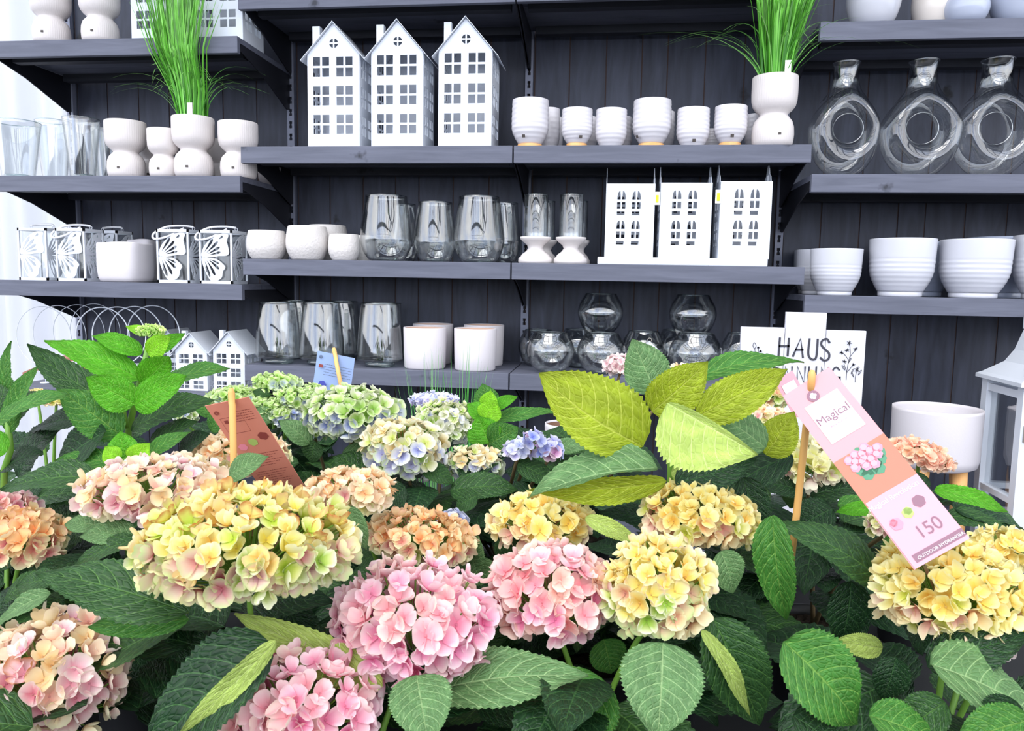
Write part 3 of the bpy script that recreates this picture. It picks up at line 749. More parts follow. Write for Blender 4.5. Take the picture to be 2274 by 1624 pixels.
# big ringed pots right
z = ZS['R3']
def ringpot(l, r, tp, dy, lab, m='greyglaze'):
    p, R, h = fit(l, r, tp, YF+dy, z); pr = [(0, 0), (R*.64, 0), (R*.66, .004), (R*.66, h*.085), (R*.645, h*.09)]
    for i in range(48):
        t_ = i/47; zz_ = h*(.09+.91*t_); rr = R*(.68+.25*math.sin(min(1, t_/.45)*PI/2)+.07*t_)
        if .08 < t_ < .62: rr += R*.006*math.sin(t_*PI*2*11)
        pr.append((rr, zz_))
    rr = pr[-1][0]; pr += [(rr-.002, h*1.006), (rr-.005, h), (rr-.006, h*.8), (R*.5, h*.2), (0, h*.15)]
    t = thing('ringed_pot', lab, 'pot', p, 0, 'ringed pale grey pots on the right shelf'); MB().lathe(pr, 80).build('pot_body', M[m], t)
ringpot(1763, 1840, 557, .40, 'ringed grey pot at the back, hidden furthest left')
ringpot(1768, 1862, 556, .25, 'ringed grey pot behind the small left one')
ringpot(1800, 1910, 554, .09, 'ringed pale grey pot, the small left one in front')
ringpot(1933, 2070, 532, .10, 'ringed pale grey pot, large, in the middle')
ringpot(1985, 2110, 540, .30, 'ringed grey pot in shade between the two large ones', 'bluegrey')  # darker glaze than its neighbours puts the shade into the pot colour
ringpot(2091, 2237, 534, .10, 'ringed pale grey pot, large, right of the middle')
ringpot(2150, 2290, 529, .31, 'ringed grey pot in shade behind the right large one', 'bluegrey')  # shade of the back row again carried by the darker glaze
ringpot(2257, 2400, 524, .10, 'ringed pale grey pot cut off by the right edge')
# pebble pots at the top right
z = ZS['R1']
for l, r, tp, dy, m, lab in ((1883, 1997, -58, .09, 'greyglaze', 'rounded pale grey glazed pot above the left ring vase'), (2028, 2128, -42, .14, 'creamglaze', 'rounded cream glazed pot between two grey ones'),
                             (2100, 2192, -12, .07, 'bluegrey', 'flat oval blue-grey glazed pot in front of the cream one'), (2205, 2330, -60, .10, 'bluegrey', 'rounded blue-grey glazed pot at the right photo edge')):
    p, R, h = fit(l, r, tp, YF+dy, z)
    pr = [(0, 0), (.45, 0), (.6, .03), (.85, .2), (1, .5), (.92, .8), (.6, .98), (.5, 1), (.45, .98), (.8, .75), (.85, .4), (0, .1)]
    t = thing('pebble_pot', lab, 'pot', p, 0, 'rounded glazed pots on the upper right shelf'); MB().lathe([(a*R, b*h) for a, b in interp(pr)], 64).build('pot_body', M[m], t)

# arched window lanterns ----------------------------------------
def archlantern(bl, br, l, r, tp, wx, lab, tagside, Y):
    z = ZS['C3']; p, R, h = fit(l, r, tp, Y, z); k = mpp(p); w_ = 2*R; d = .17; bh = .026
    t = thing('arched_house_lantern', lab, 'lantern', Vector((p.x, Y+d/2, z)), 0, 'white house lanterns with arched windows')
    bw = (br-bl)*k; bo = ((bl+br)/2-(l+r)/2-3)*k
    MB().box(-bw/2+bo, bw/2+bo, -d/2-.012, d/2+.012, 0, bh).build('base', M['white'], t, smooth=False, bevel=.003)
    def wins(s, c0):
        hs = []
        for (zt) in (.90, .50):
            for cx in (-.155, .155):
                x = cx*w_*s+c0; a = .088*w_*s; g = .012*w_; zz_ = h*zt; ah = h*.115
                # arch halves
                for sg in (-1, 1):
                    pts = [(x+sg*g, zz_-ah)]
                    for i in range(8):
                        th = i/7*PI/2*.96; pts.append((x+sg*(g+(a-g)*math.cos(th)**.65), zz_-ah+ah*math.sin(th)**.9))
                    hs.append(pts)
                    xs = sorted((x+sg*g*1.2, x+sg*a)); hs.append(rect(xs[0], xs[1], zz_-ah-.125*h, zz_-ah-.035*h))
                hs.append(rect(x-a, x+a*.8, zz_-ah-.213*h, zz_-ah-.163*h))
        return hs
    mb = MB(); Mf = T(0, -d/2, bh)
    hh = h-bh
    Sc = Matrix.Diagonal((1, 1, hh/h, 1))
    plate(mb, rect(-w_/2, w_/2, 0, h), wins(1, wx*k), .002, Mf @ Sc)
    plate(mb, rect(-w_/2, w_/2, 0, h), wins(1, wx*k), .002, T(0, d/2, bh) @ Sc)
    gab = [(-d/2, 0), (d/2, 0), (d/2, h), (d*.36, h*1.0), (d*.30, h*1.09), (d*.18, h*1.12), (d*.12, h*1.2), (.05*d, h*1.25), (-.05*d, h*1.25), (-d*.12, h*1.2), (-d*.18, h*1.12), (-d*.30, h*1.09), (-d*.36, h*1.0), (-d/2, h)]
    for s in (-1, 1):
        plate(mb, gab, wins(d/w_, 0)+[rect(-.014, -.003, h*1.03, h*1.12), rect(.003, .014, h*1.03, h*1.12)], .002, T(s*w_/2, 0, bh, PI/2) @ Sc)
    mb.box(-w_/2, w_/2, -d/2, d/2, bh, bh+.002)
    mb.build('house_wall', M['white'], t, smooth=False)
    if tagside:
        x = tagside*w_/2+tagside*.008
        MB().box(x-.010, x+.010, -d/2-.004, -d/2-.003, h*.74, h*.9).build('price_label', M['paper'], t, smooth=False)
        MB().box(x-.005, x+.005, -d/2-.0055, -d/2-.0045, h*.77, h*.86).build('lime_sticker', M['lime'], t, smooth=False)
archlantern(1333, 1453, 1345, 1451, 408, -3, 'white house lantern with arched windows, left one by the candle holders', 1, YF+.03)
archlantern(1454, 1578, 1466, 1577, 406, -3, 'white house lantern with arched windows, middle one', 0, YF+.03)
archlantern(1581, 1709, 1599, 1709, 403, 2, 'white house lantern with arched windows, right one beside the upright', -1, YF+.03)

# butterfly lanterns ----------------------------------------------
UP = smooth_loop([(.04, .52), (.08, .66), (.22, .8), (.45, .92), (.72, .985), (.92, .96), (.86, .84), (.9, .72), (.93, .6), (.84, .54), (.6, .53), (.3, .5)], 3)
LO = smooth_loop([(.04, .5), (.3, .485), (.52, .47), (.68, .4), (.8, .31), (.72, .22), (.68, .1), (.5, .02), (.33, .03), (.22, .12), (.1, .3)], 3)
def drop(cx, cz, tx, tz, wd):
    a = Vector((cx, cz)); b = Vector((tx, tz)); d = (b-a); n = Vector((-d.y, d.x)).normalized()
    return [tuple(a+d*.0), tuple(a+d*.45+n*wd*.6), tuple(a+d*.8+n*wd), tuple(a+d*.97+n*wd*.5), tuple(b), tuple(a+d*.97-n*wd*.5), tuple(a+d*.8-n*wd), tuple(a+d*.45-n*wd*.6)]
UH = [drop(.13, .6, .42, .87, .038), drop(.19, .585, .58, .82, .036), drop(.24, .57, .64, .71, .034), drop(.28, .55, .66, .61, .026), drop(.60, .87, .74, .93, .028)]
LH = [drop(.14, .44, .3, .1, .042), drop(.2, .45, .47, .14, .044), drop(.26, .46, .6, .27, .038), drop(.3, .465, .6, .38, .026), drop(.14, .36, .2, .2, .018)]
def butterfly_lantern(loc, w_, d, h, label, handle=1):
    t = thing('butterfly_lantern', label, 'lantern', loc, 0, 'white butterfly lanterns on the left shelf')
    b = .0035
    mb = MB()
    for sx in (-1, 1):
        for sy in (-1, 1): mb.box(sx*(w_/2)-b, sx*(w_/2)+b, sy*(d/2)-b, sy*(d/2)+b, 0, h)
    for zz_ in (b*1.6, h-b*1.6):
        for s in (-1, 1):
            mb.box(-w_/2-b, w_/2+b, s*d/2-b*.98, s*d/2+b*.98, zz_-b*1.6, zz_+b*1.6); mb.box(s*w_/2-b*.98, s*w_/2+b*.98, -d/2-b, d/2+b, zz_-b*1.6, zz_+b*1.6)
    mb.box(-w_/2, w_/2, -d/2, d/2, 0, .003)
    mb.build('frame', M['white'], t, smooth=False)
    for k_, (Mx, ww) in enumerate(((T(-w_/2, -d/2-b*.5, 0), w_), (T(w_/2+b*.5, -d/2, 0, PI/2), d))):
        mb = MB(); S_ = Matrix.Diagonal((ww, 1, h*.92, 1)); A = Mx @ Matrix.Translation((0, 0, h*.03)) @ S_
        plate(mb, UP, UH, .0012, A); plate(mb, LO, LH, .0012, A)
        mb.build('butterfly_panel', M['white'], t, smooth=False)
    mb = MB(); g = .007
    mb.box(-w_/2+g, w_/2-g, -d/2+g, -d/2+g+.002, .006, h-.01); mb.box(-w_/2+g, w_/2-g, d/2-g-.002, d/2-g, .006, h-.01)
    mb.box(-w_/2+g, -w_/2+g+.002, -d/2+g+.003, d/2-g-.003, .006, h-.01); mb.box(w_/2-g-.002, w_/2-g, -d/2+g+.003, d/2-g-.003, .006, h-.01)
    mb.build('glass_pane', M['pane'], t, smooth=False)
    mb = MB()
    for s in (-1, 1): mb.tube([(s*w_*.42+.005*math.cos(a), 0, h+.006+.006*math.sin(a)) for a in [2*PI*i/16 for i in range(16)]], .0012, 5, closed=True)
    mb.build('eyelet', M['white'], t)
    s = handle
    pts = [(w_*.42*s, 0, h+.012), (w_*.1*s, -.01, h+.016), (-w_*.3*s, -.035, h+.010), (-w_*.62*s, -.05, h-.012), (-w_*.66*s, -.06, h-.03), (-w_*.5*s, -.066, h-.038), (-w_*.1*s, -.064, h-.026), (w_*.3*s, -.03, h+.01)] if s != 0 else [(-w_*.42, 0, h+.012), (-w_*.2, .02, h+.018), (w_*.2, .02, h+.018), (w_*.42, 0, h+.012)]
    cc = []
    for i in range(len(pts)-1):
        p0, p1, p2, p3 = [Vector(pts[max(0, min(len(pts)-1, i+j-1))]) for j in range(4)]
        for j in range(6):
            q = j/6; cc.append(.5*((2*p1)+(-p0+p2)*q+(2*p0-5*p1+4*p2-p3)*q*q+(-p0+3*p1-3*p2+p3)*q**3))
    mb = MB(); mb.tube(cc, .0042, 8); mb.build('rope_handle', M['rope'], t)
    return t
z = ZS['L3']
for l, r, tp, dy, hd, lab in ((40, 106, 506, .07, 0, 'white butterfly lantern furthest left by the curtain'), (124, 190, 507, .06, 1, 'white butterfly lantern second from the left, beside the square pot'),
                              (205, 262, 512, .25, 0, 'white butterfly lantern at the back behind the square pot'), (348, 420, 509, .06, 1, 'white butterfly lantern right of the square pot'),
                              (443, 516, 511, .06, 1, 'white butterfly lantern at the right end of the left shelf')):
    p, R, h = fit(l, r, tp, YF+dy, z)
    butterfly_lantern(Vector((p.x, YF+dy+R, z)), 2*R, 2*R*.98, h, lab, hd)
# squarish pots
def sqpot(l, r, tp, dy, lab):
    p, R, h = fit(l, r, tp, YF+dy, z); R *= .96
    t = thing('square_pot', lab, 'pot', p, 0, 'square soft-cornered pots'); mb = MB()
    n = 64; pr = [(0, 0), (.8, 0), (.9, .03), (.96, .12), (1, .4), (1, .8), (.985, .97), (.965, 1), (.93, .99), (.92, .9), (.9, .2), (0, .1)]
    vs = []; m = len(pr)
    for j in range(n):
        a = 2*PI*j/n; c, s = math.cos(a), math.sin(a); q = (abs(c)**5+abs(s)**5)**(-1/5)
        for rr, zz_ in pr:
            wv = .012*math.sin(3*a+zz_*5) if zz_ > .5 else 0
            vs.append((R*rr*q*c, R*rr*q*s, h*(zz_+wv)))
    mb.add(vs, [(j*m+i, ((j+1) % n)*m+i, ((j+1) % n)*m+i+1, j*m+i+1) for j in range(n) for i in range(m-1)])
    mb.build('pot_body', M['felt'], t)
sqpot(230, 330, 540, .085, 'large white square pot with soft corners between the butterfly lanterns')
sqpot(292, 352, 533, .27, 'white square pot peeking out behind the large one')
# wire rings on the lowest left shelf
z = ZS['L4']
for i, (cx, tp, rp, dy) in enumerate(((97, 681, 66, .12), (132, 679, 64, .16), (175, 677, 62, .2), (211, 675, 60, .24), (228, 683, 64, .08), (264, 682, 64, .1), (302, 681, 64, .12), (341, 679, 62, .15))):
    Y = YF+dy; p = P(cx, tp+rp, Y); k = mpp(p); R = rp*k
    names = ['furthest left against the curtain', 'second from the left against the curtain', 'third from the left', 'fourth from the left, at the back', 'thick one in front of the wall edge', 'thick one left of the leafy plant top', 'behind the leafy plant top', 'furthest right beside the small houses']
    t = thing('wire_ring', 'white wire ring on a stand, '+names[i], 'ring ornament', (p.x, Y, z), 0, 'white wire rings on the lowest left shelf')
    cz = p.z-z; mb = MB(); mb.tube([(R*math.cos(a), 0, cz+R*math.sin(a)) for a in [2*PI*j/56 for j in range(56)]], .0014 if i < 4 else .0024, 6, closed=True); mb.build('ring', M['white'], t)
    mb = MB(); mb.tube([(0, 0, .004), (0, 0, cz-R)], .002, 6); mb.lathe([(0, 0), (.02, 0), (.02, .004), (0, .005)], 28); mb.build('stand', M['white'], t)
# ------------------------------------------------------------------ things on the low platform
# lettered sign ------------------------------------------------
Y = 2.06
a = P(1646, 726, Y); b = P(1925, 733, Y); kk = mpp(P(1785, 900, Y))
t = thing('lettered_sign', 'white wooden sign with charcoal lettering standing behind the pink plant tag', 'sign', ((a.x+b.x)/2, Y, DECK), 0)
wS = b.x-a.x; hS = a.z-DECK; pw = wS/3; cX = (a.x+b.x)/2
xs = [-wS/2, P(1740, 800, Y).x-cX, P(1831, 800, Y).x-cX, wS/2]
hm = P(1787, 694, Y).z-DECK
for i in range(3):
    MB().box(xs[i]+.0006, xs[i+1]-.0006, 0, .014, 0.0, [hS, hm, hS-.003][i]).build('board', M['signboard'], t, smooth=False, bevel=.0012)
def S2(px, py): q = P(px, py, Y-.001); return (q.x-cX, -.0012, q.z-DECK)
def stroke(mb, pts, wpx=3.4, closed=False):
    pts = [Vector(S2(*p)) for p in pts]; mb_r = wpx*kk/2
    vs = []; fs = []; n = len(pts)
    for i, p in enumerate(pts):
        d = (pts[min(i+1, n-1)]-pts[max(i-1, 0)]).normalized(); nn = Vector((-d.z, 0, d.x))
        if i == 0: p = p-d*mb_r*.6
        if i == n-1: p = p+d*mb_r*.6
        vs += [p+nn*mb_r, p-nn*mb_r]
    mb.add(vs, [(2*i, 2*i+1, 2*i+3, 2*i+2) for i in range(n-1)])
def cv(pts, k=6):
    out = []
    for i in range(len(pts)-1):
        p0, p1, p2, p3 = [Vector(pts[max(0, min(len(pts)-1, i+j-1))]) for j in range(4)]
        for j in range(k):
            q = j/k; v = .5*((2*p1)+(-p0+p2)*q+(2*p0-5*p1+4*p2-p3)*q*q+(-p0+3*p1-3*p2+p3)*q**3); out.append((v.x, v.y))
    return out+[tuple(pts[-1])]
mb = MB(); wp = 4.6
stroke(mb, [(1732, 751), (1729, 790)], wp); stroke(mb, [(1752, 752), (1749, 790)], wp); stroke(mb, [(1731, 769), (1752, 769)], wp)
stroke(mb, [(1761, 791), (1778, 752), (1783, 794)], wp); stroke(mb, [(1767, 777), (1783, 777)], wp)
stroke(mb, cv([(1798, 753), (1795, 780), (1797, 793), (1806, 799), (1813, 791), (1816, 754)]), wp)
stroke(mb, cv([(1842, 761), (1836, 753), (1826, 757), (1824, 766), (1832, 776), (1841, 785), (1840, 797), (1830, 801), (1822, 795)]), wp)
mb.build('lettering', M['ink'], t, smooth=False)
mb = MB(); wp = 3.6; y0, y1 = 814, 852
for x, ch in ((1666, 'O'), (1690, 'R'), (1714, 'D'), (1738, 'N'), (1771, 'N'), (1796, 'U'), (1815, 'N'), (1843, 'G')): pass
stroke(mb, cv([(1672, 814), (1661, 826), (1663, 846), (1672, 852), (1681, 842), (1681, 822), (1672, 814)]), wp)
stroke(mb, [(1692, 814), (1691, 852)], wp); stroke(mb, cv([(1692, 815), (1703, 817), (1705, 826), (1692, 833)]), wp); stroke(mb, [(1694, 833), (1706, 852)], wp)
stroke(mb, [(1718, 814), (1717, 852)], wp); stroke(mb, cv([(1717, 815), (1733, 822), (1735, 840), (1717, 852)]), wp)
stroke(mb, [(1770, 852), (1771, 814), (1786, 851), (1788, 815)], wp)
stroke(mb, cv([(1797, 815), (1795, 838), (1799, 851), (1808, 851), (1811, 838), (1813, 815)]), wp)
stroke(mb, [(1822, 853), (1824, 815), (1838, 853), (1840, 816)], wp)
stroke(mb, cv([(1864, 822), (1857, 816), (1849, 824), (1847, 843), (1854, 854), (1864, 850), (1865, 838)]), wp); stroke(mb, [(1857, 838), (1866, 838)], wp)
stroke(mb, [(1743, 852), (1744, 814), (1757, 851), (1759, 815)], wp)
mb.build('lettering', M['ink'], t, smooth=False)
mb = MB(); wf = 1.1; rd = random.Random(3)
def sprig(pts, bl, sz=5):
    stroke(mb, cv(pts), wf)
    for (x, y) in bl:
        for k in range(6):
            a_ = k*PI/3+rd.random(); stroke(mb, [(x, y), (x+sz*math.cos(a_), y+sz*.9*math.sin(a_))], wf)
        stroke(mb, [(x+sz*.4*math.cos(q), y+sz*.4*math.sin(q)) for q in [i*PI/4 for i in range(9)]], wf)
sprig([(1879, 844), (1882, 815), (1888, 790), (1887, 764)], [(1886, 762)], 6)
sprig([(1886, 795), (1896, 782), (1901, 778)], [(1900, 775)], 5); sprig([(1885, 800), (1874, 786), (1868, 784)], [(1869, 783), (1881, 778)], 5)
sprig([(1881, 828), (1874, 808)], [(1875, 803)], 5); sprig([(1882, 826), (1890, 816), (1894, 811)], [(1895, 810)], 4)
sprig([(1899, 849), (1900, 835), (1903, 822)], [(1903, 820)], 7)
for x, y, dx in ((1876, 822, -6), (1890, 830, 6), (1896, 838, -5), (1906, 833, 7), (1884, 806, 6)): stroke(mb, cv([(x, y), (x+dx*.8, y-6), (x+dx, y-11), (x+dx*.3, y-6), (x, y)]), wf)
mb.build('flower_drawing', M['ink'], t, smooth=False); mb = MB()
sprig([(1678, 790), (1676, 775)], [], 4); stroke(mb, cv([(1676, 775), (1672, 768), (1675, 761), (1679, 768), (1676, 775)]), wf)
sprig([(1686, 790), (1684, 775)], [(1684, 772), (1689, 780)], 3)
mb.build('flower_drawing', M['ink'], t, smooth=False); mb = MB()
for cx, cy in ((1820, 1250), (1826, 1262), (1833, 1268)): stroke(mb, cv([(cx, cy+8), (cx+4, cy), (cx+9, cy+3), (cx+6, cy+7)]), wf)
mb.build('flower_drawing', M['ink'], t, smooth=False)
# planter on legs -----------------------------------------------
Y = 2.72; p = P(2082, 905, Y); k = mpp(p); R = 91*k; zt = P(2082, 905, Y).z; zb = P(2080, 1035, Y).z
t = thing('legged_planter', 'matt white planter bowl on oak legs left of the white lantern', 'planter', (p.x, Y, DECK))
z0, z1 = zb-DECK, zt-DECK
MB().lathe([(0, z0), (R*.80, z0), (R*.94, z0+.01), (R*.985, z0+.035), (R, z1-.01), (R, z1), (R*.97, z1), (R*.96, z1-.01), (R*.94, z0+.05), (0, z0+.02)], 96).build('bowl', M['felt'], t)
for a_ in (.35, 2.2, 4.0, 5.3):
    q = Vector((math.cos(a_), math.sin(a_), 0)); MB().tube([q*R*.68+Vector((0, 0, z0+.012)), q*R*.82+Vector((0, 0, 0))], lambda s: .024-.009*s, 20).build('leg', M['oak'], t)
p = P(1256, 940, 2.55); k = mpp(p); R = 46*k; hz = p.z-DECK
t = thing('clay_lined_pot', 'white pot with brown inside standing on the platform behind the lilac flowers', 'pot', (p.x, 2.55, DECK))
MB().lathe([(0, 0), (R*.75, 0), (R*.8, .01), (R, hz-.01), (R*.99, hz), (R*.94, hz), (R*.93, hz-.006)], 64).build('pot_body', M['felt'], t)
MB().lathe([(R*.932, hz-.005), (R*.85, hz*.6), (0, hz*.6)], 64).build('pot_inside', M['brownclay'], t)
# big white lantern -------------------------------------------------
Y = 2.55; c0 = P(2252, 1190, Y)
t = thing('metal_lantern', 'tall white metal lantern with glass sides at the right edge of the photo', 'lantern', (c0.x, Y, DECK), 0)
k = mpp(c0); bz = lambda py, px=2250: P(px, py, Y).z-DECK
w_ = .235; hT = bz(858)
WM = M['white']
mb = MB()
for (x, y) in ((0, 0), (w_, 0), (0, w_), (w_, w_)): mb.box(x-.018, x+.018, y-.018, y+.018, 0.02, hT)
for zz_, hh in ((.055, .035), (bz(1112), .016), (hT-.02, .02)):
    mb.box(-.016, w_+.016, -.014, .014, zz_-hh, zz_+hh*.2); mb.box(-.016, w_+.016, w_-.014, w_+.014, zz_-hh, zz_+hh*.2)
    mb.box(-.014, .014, 0, w_, zz_-hh, zz_+hh*.2); mb.box(w_-.014, w_+.014, 0, w_, zz_-hh, zz_+hh*.2)
for (x, y) in ((0, 0), (w_, 0), (0, w_), (w_, w_)): mb.box(x-.03, x+.03, y-.03, y+.03, 0, .02)
mb.build('frame', WM, t, smooth=False)
mb = MB()
for s in range(2):
    zc = (.1, .165)[s]
    hs = []
    for i in range(7):
        for j in range(2):
            cx = .035+i*.038; cz = zc-.016+j*.032
            for q in range(4):
                a_ = q*PI/2; hs.append([(cx+.004*math.cos(a_), cz+.004*math.sin(a_)), (cx+.012*math.cos(a_+.45), cz+.012*math.sin(a_+.45)), (cx+.016*math.cos(a_), cz+.013*math.sin(a_)), (cx+.012*math.cos(a_-.45), cz+.012*math.sin(a_-.45))])
    if s == 0:
        plate(mb, rect(.014, w_-.014, zc-.034, zc+.034), hs, .002, T(0, 0, 0)); plate(mb, rect(.014, w_-.014, zc-.034, zc+.034), hs, .002, T(0, 0, 0, PI/2))
mb.build('filigree_panel', WM, t, smooth=False)
MB().box(.02, w_-.02, -.002, .002, .14, hT-.03).build('glass_pane', M['glass'], t, smooth=False)
MB().box(-.002, .002, .02, w_-.02, .14, hT-.03).build('glass_pane', M['glass'], t, smooth=False)
MB().box(.016, w_-.016, .016, w_-.016, .135, .14).build('floor_plate', WM, t, smooth=False)
mb = MB(); m_ = w_/2; prof = [(m_+.034, 0), (m_+.034, .012), (m_+.02, .02), (m_*.78, .06), (m_*.62, .10), (m_*.52, .15), (m_*.48, .17)]
vs = []; fs = []
for r_, z_ in prof:
    for sx, sy in ((-1, -1), (1, -1), (1, 1), (-1, 1)): vs.append((m_+sx*r_, m_+sy*r_, hT+z_))
for i in range(len(prof)-1):
    for j in range(4): fs.append((4*i+j, 4*i+(j+1) % 4, 4*i+4+(j+1) % 4, 4*i+4+j))
fs.append((3, 2, 1, 0)); fs.append(tuple(4*(len(prof)-1)+j for j in range(4)))
mb.add(vs, fs); mb.build('roof', WM, t, smooth=False)
mb = MB(); r_ = m_*.5
hs = [rect(-r_+.012+i*.0165, -r_+.022+i*.0165, .008, .03) for i in range(int((2*r_-.02)/.0165))]
for rz_, dx, dy in ((0, 0, -r_), (0, 0, r_), (PI/2, r_, 0), (PI/2, -r_, 0)): plate(mb, rect(-r_, r_, 0, .038), hs, .002, T(m_+dx, m_+dy, hT+.17, rz_))
mb.box(m_-r_, m_+r_, m_-r_, m_+r_, hT+.208, hT+.212)
mb.build('gallery', WM, t, smooth=False)
mb = MB(); mb.tube([(m_-.07*math.cos(a_), m_, hT+.212+.07*math.sin(a_)) for a_ in [PI*i/14 for i in range(15)]], .004, 8); mb.build('handle', M['steel'], t)
mb = MB(); mb.box(-.01, .012, -.022, -.0185, hT-.17, hT-.12); mb.box(-.004, .006, -.03, -.022, hT-.165, hT-.14); mb.build('latch', M['steel'], t, smooth=False)
a_ = Matrix.Translation((-.004, -.036, hT+.03)) @ Matrix.Rotation(.32, 4, 'Y') @ Matrix.Rotation(-.5, 4, 'X')
mb = MB(); mb.add([a_ @ Vector(q) for q in ((-.016, -.012, 0), (.016, -.012, 0), (.016, -.012, .075), (-.016, -.012, .075), (-.016, -.0105, 0), (.016, -.0105, 0), (.016, -.0105, .075), (-.016, -.0105, .075))], [(0, 1, 2, 3), (7, 6, 5, 4), (0, 4, 5, 1), (2, 6, 7, 3), (0, 3, 7, 4), (1, 5, 6, 2)])
hg = mb.build('hang_tag', M['kraft'], t, smooth=False)
mb = MB()
for i in range(5):
    z_ = .008+i*.009; mb.add([a_ @ Vector(q) for q in ((-.005, -.0125, z_), (.006, -.0125, z_), (.006, -.0125, z_+.006), (-.005, -.0125, z_+.006))], [(0, 1, 2, 3)])
mb.build('barcode', M['whitecard'], hg, smooth=False)
mb = MB(); mb.tube([a_ @ Vector((0, -.011, .07)), a_ @ Vector((.01, -.005, .10)), Vector((m_*.75, m_*.45, hT+.19))], .0012, 5); mb.build('twine', M['kraft'], t)
# grass tuft rising in front of the lowest shelf
def floorgrass(px, lab, seed, n, h, Yg, sp=.09):
    q = P(px, 900, Yg); 
    t = thing('ornamental_grass', lab, 'plant', (q.x, Yg, DECK), 0)
    MB().lathe([(0, 0), (.05, 0), (.065, .1), (.06, .1), (.058, .09), (0, .09)], 28).build('pot_body', M['pot'], t)
    rd = random.Random(seed); mb = MB()
    for i in range(n):
        a = rd.uniform(0, 2*PI); o_ = rd.uniform(.1, 1)*sp; hh = h*rd.uniform(.72, 1); b = Vector((.03*math.cos(a), .03*math.sin(a), .09)); d_ = Vector((math.cos(a), math.sin(a), 0))
        col = lin(rd.choice(['3f9a3a', '5ab84a', '2c7a34', '86c878'])); vs = []; cols = []; s_ = Vector((-d_.y, d_.x, 0))
        for j in range(9):
            u = j/8; p_ = b+d_*o_*u**1.6+Vector((0, 0, hh*u)); ww = .0016*(1-u**2.5)+.0001; vs += [p_-s_*ww, p_+s_*ww]; cols += [col]*2
        mb.add(vs, [(2*j, 2*j+1, 2*j+3, 2*j+2) for j in range(8)], cols)
    mb.build('blades', M['grass'], t)['kind'] = 'stuff'
floorgrass(960, 'thin green grass tuft in front of the plain white pots, left one', 3, 34, .60, 2.12)
floorgrass(1022, 'thin green grass tuft in front of the plain white pots, right one', 8, 40, .63, 2.16)

# ------------------------------------------------------------------ display bench with potted hydrangeas
BZ = .84
t = thing('plant_bench', 'grey metal bench carrying the potted hydrangeas', 'bench', (-.05, 1.0, 0), world=True)
mb = MB(); mb.box(-1.5, 1.35, .28, 1.78, BZ-.03, BZ-.004); mb.box(-1.5, 1.35, .28, .30, BZ-.03, BZ+.05); mb.box(-1.5, 1.35, 1.76, 1.78, BZ-.03, BZ+.03)
mb.build('tray', M['bench'], t, smooth=False)
for x in (-1.4, 1.25):
    for y in (.36, 1.7): MB().box(x-.025, x+.025, y-.025, y+.025, 0, BZ-.03).build('leg', M['bench'], t, smooth=False)

def leafshape(u): return (u**.52)*((1-u)**.88)*2.52*(1-.16*max(0, u-.78)/.22)
def leaf(parent, B, Tp, wd, nrm, mat, bend=.06, fold=.18, curl=.08, seed=0, side=0.0, nu=46, nv=5, name='leaf', wave=.02, half=(1, 1), shp=1.0, jit=True):
    rd = random.Random(seed*7919+int(B[0]*1e4)); B = Vector(B); Tp = Vector(Tp); t = Tp-B; L = t.length
    tn = t/L; n = Vector(nrm); n = (n-tn*n.dot(tn)).normalized(); s = tn.cross(n)
    vs = []; uv = []; ph = rd.uniform(0, 6)
    for i in range(nu+1):
        u = i/nu; hw = wd/2*leafshape(min(max(u, .0), .9995))*1.0 if u > 0 else 0
        hw = max(hw, .0008)
        mid = B+t*u+n*(L*(bend*4*u*(1-u)-curl*u*u))+s*(side*L*4*u*(1-u))
        for j in range(-nv, nv+1):
            v = j/nv; av = abs(v); q = hw*(half[0] if v < 0 else half[1])
            if av == 1: q *= (1.035 if i % 2 else .965)
            lift = fold*av*q-fold*.25*av*av*q
            rip = -.011*L*math.cos(2*PI*((u-.26*av**1.35)*8.5+.5))*(min(1, av*2.2))*(1 if .06 < u < .95 else 0)*shp*.45
            wv = wave*L*math.sin(u*9+ph+(1.5 if v > 0 else 0))*av*av
            vs.append(mid+s*(v*q)+n*(lift+rip+wv)+tn*(-.0*av)); uv.append((u, v))
    W_ = 2*nv+1
    fs = [(i*W_+j, i*W_+j+1, (i+1)*W_+j+1, (i+1)*W_+j) for i in range(nu) for j in range(W_-1)]
    mb = MB(); mb.add(vs, fs, None, uv)
    return mb.build(name, LM[mat], parent)
UPV = Vector((0, 0, 1)); TOC = -CF
def nv_(up=.7, cam_=.6, side=0): return UPV*up+TOC*cam_+CR*side
def pleaf(parent, b, tp, w, Y, mat, up=.7, cm=.6, sd=0, dY=0, seed=0, **k):
    """leaf given by where its base and its tip stand at distance Y (tip at Y+dY)"""
    B = P(b[0], b[1], Y); Tp = P(tp[0], tp[1], Y+dY); kk = mpp((B+Tp)/2)
    return leaf(parent, B, Tp, w*kk*.88, nv_(up, cm, sd), mat, seed=seed+int(b[0]), **k)
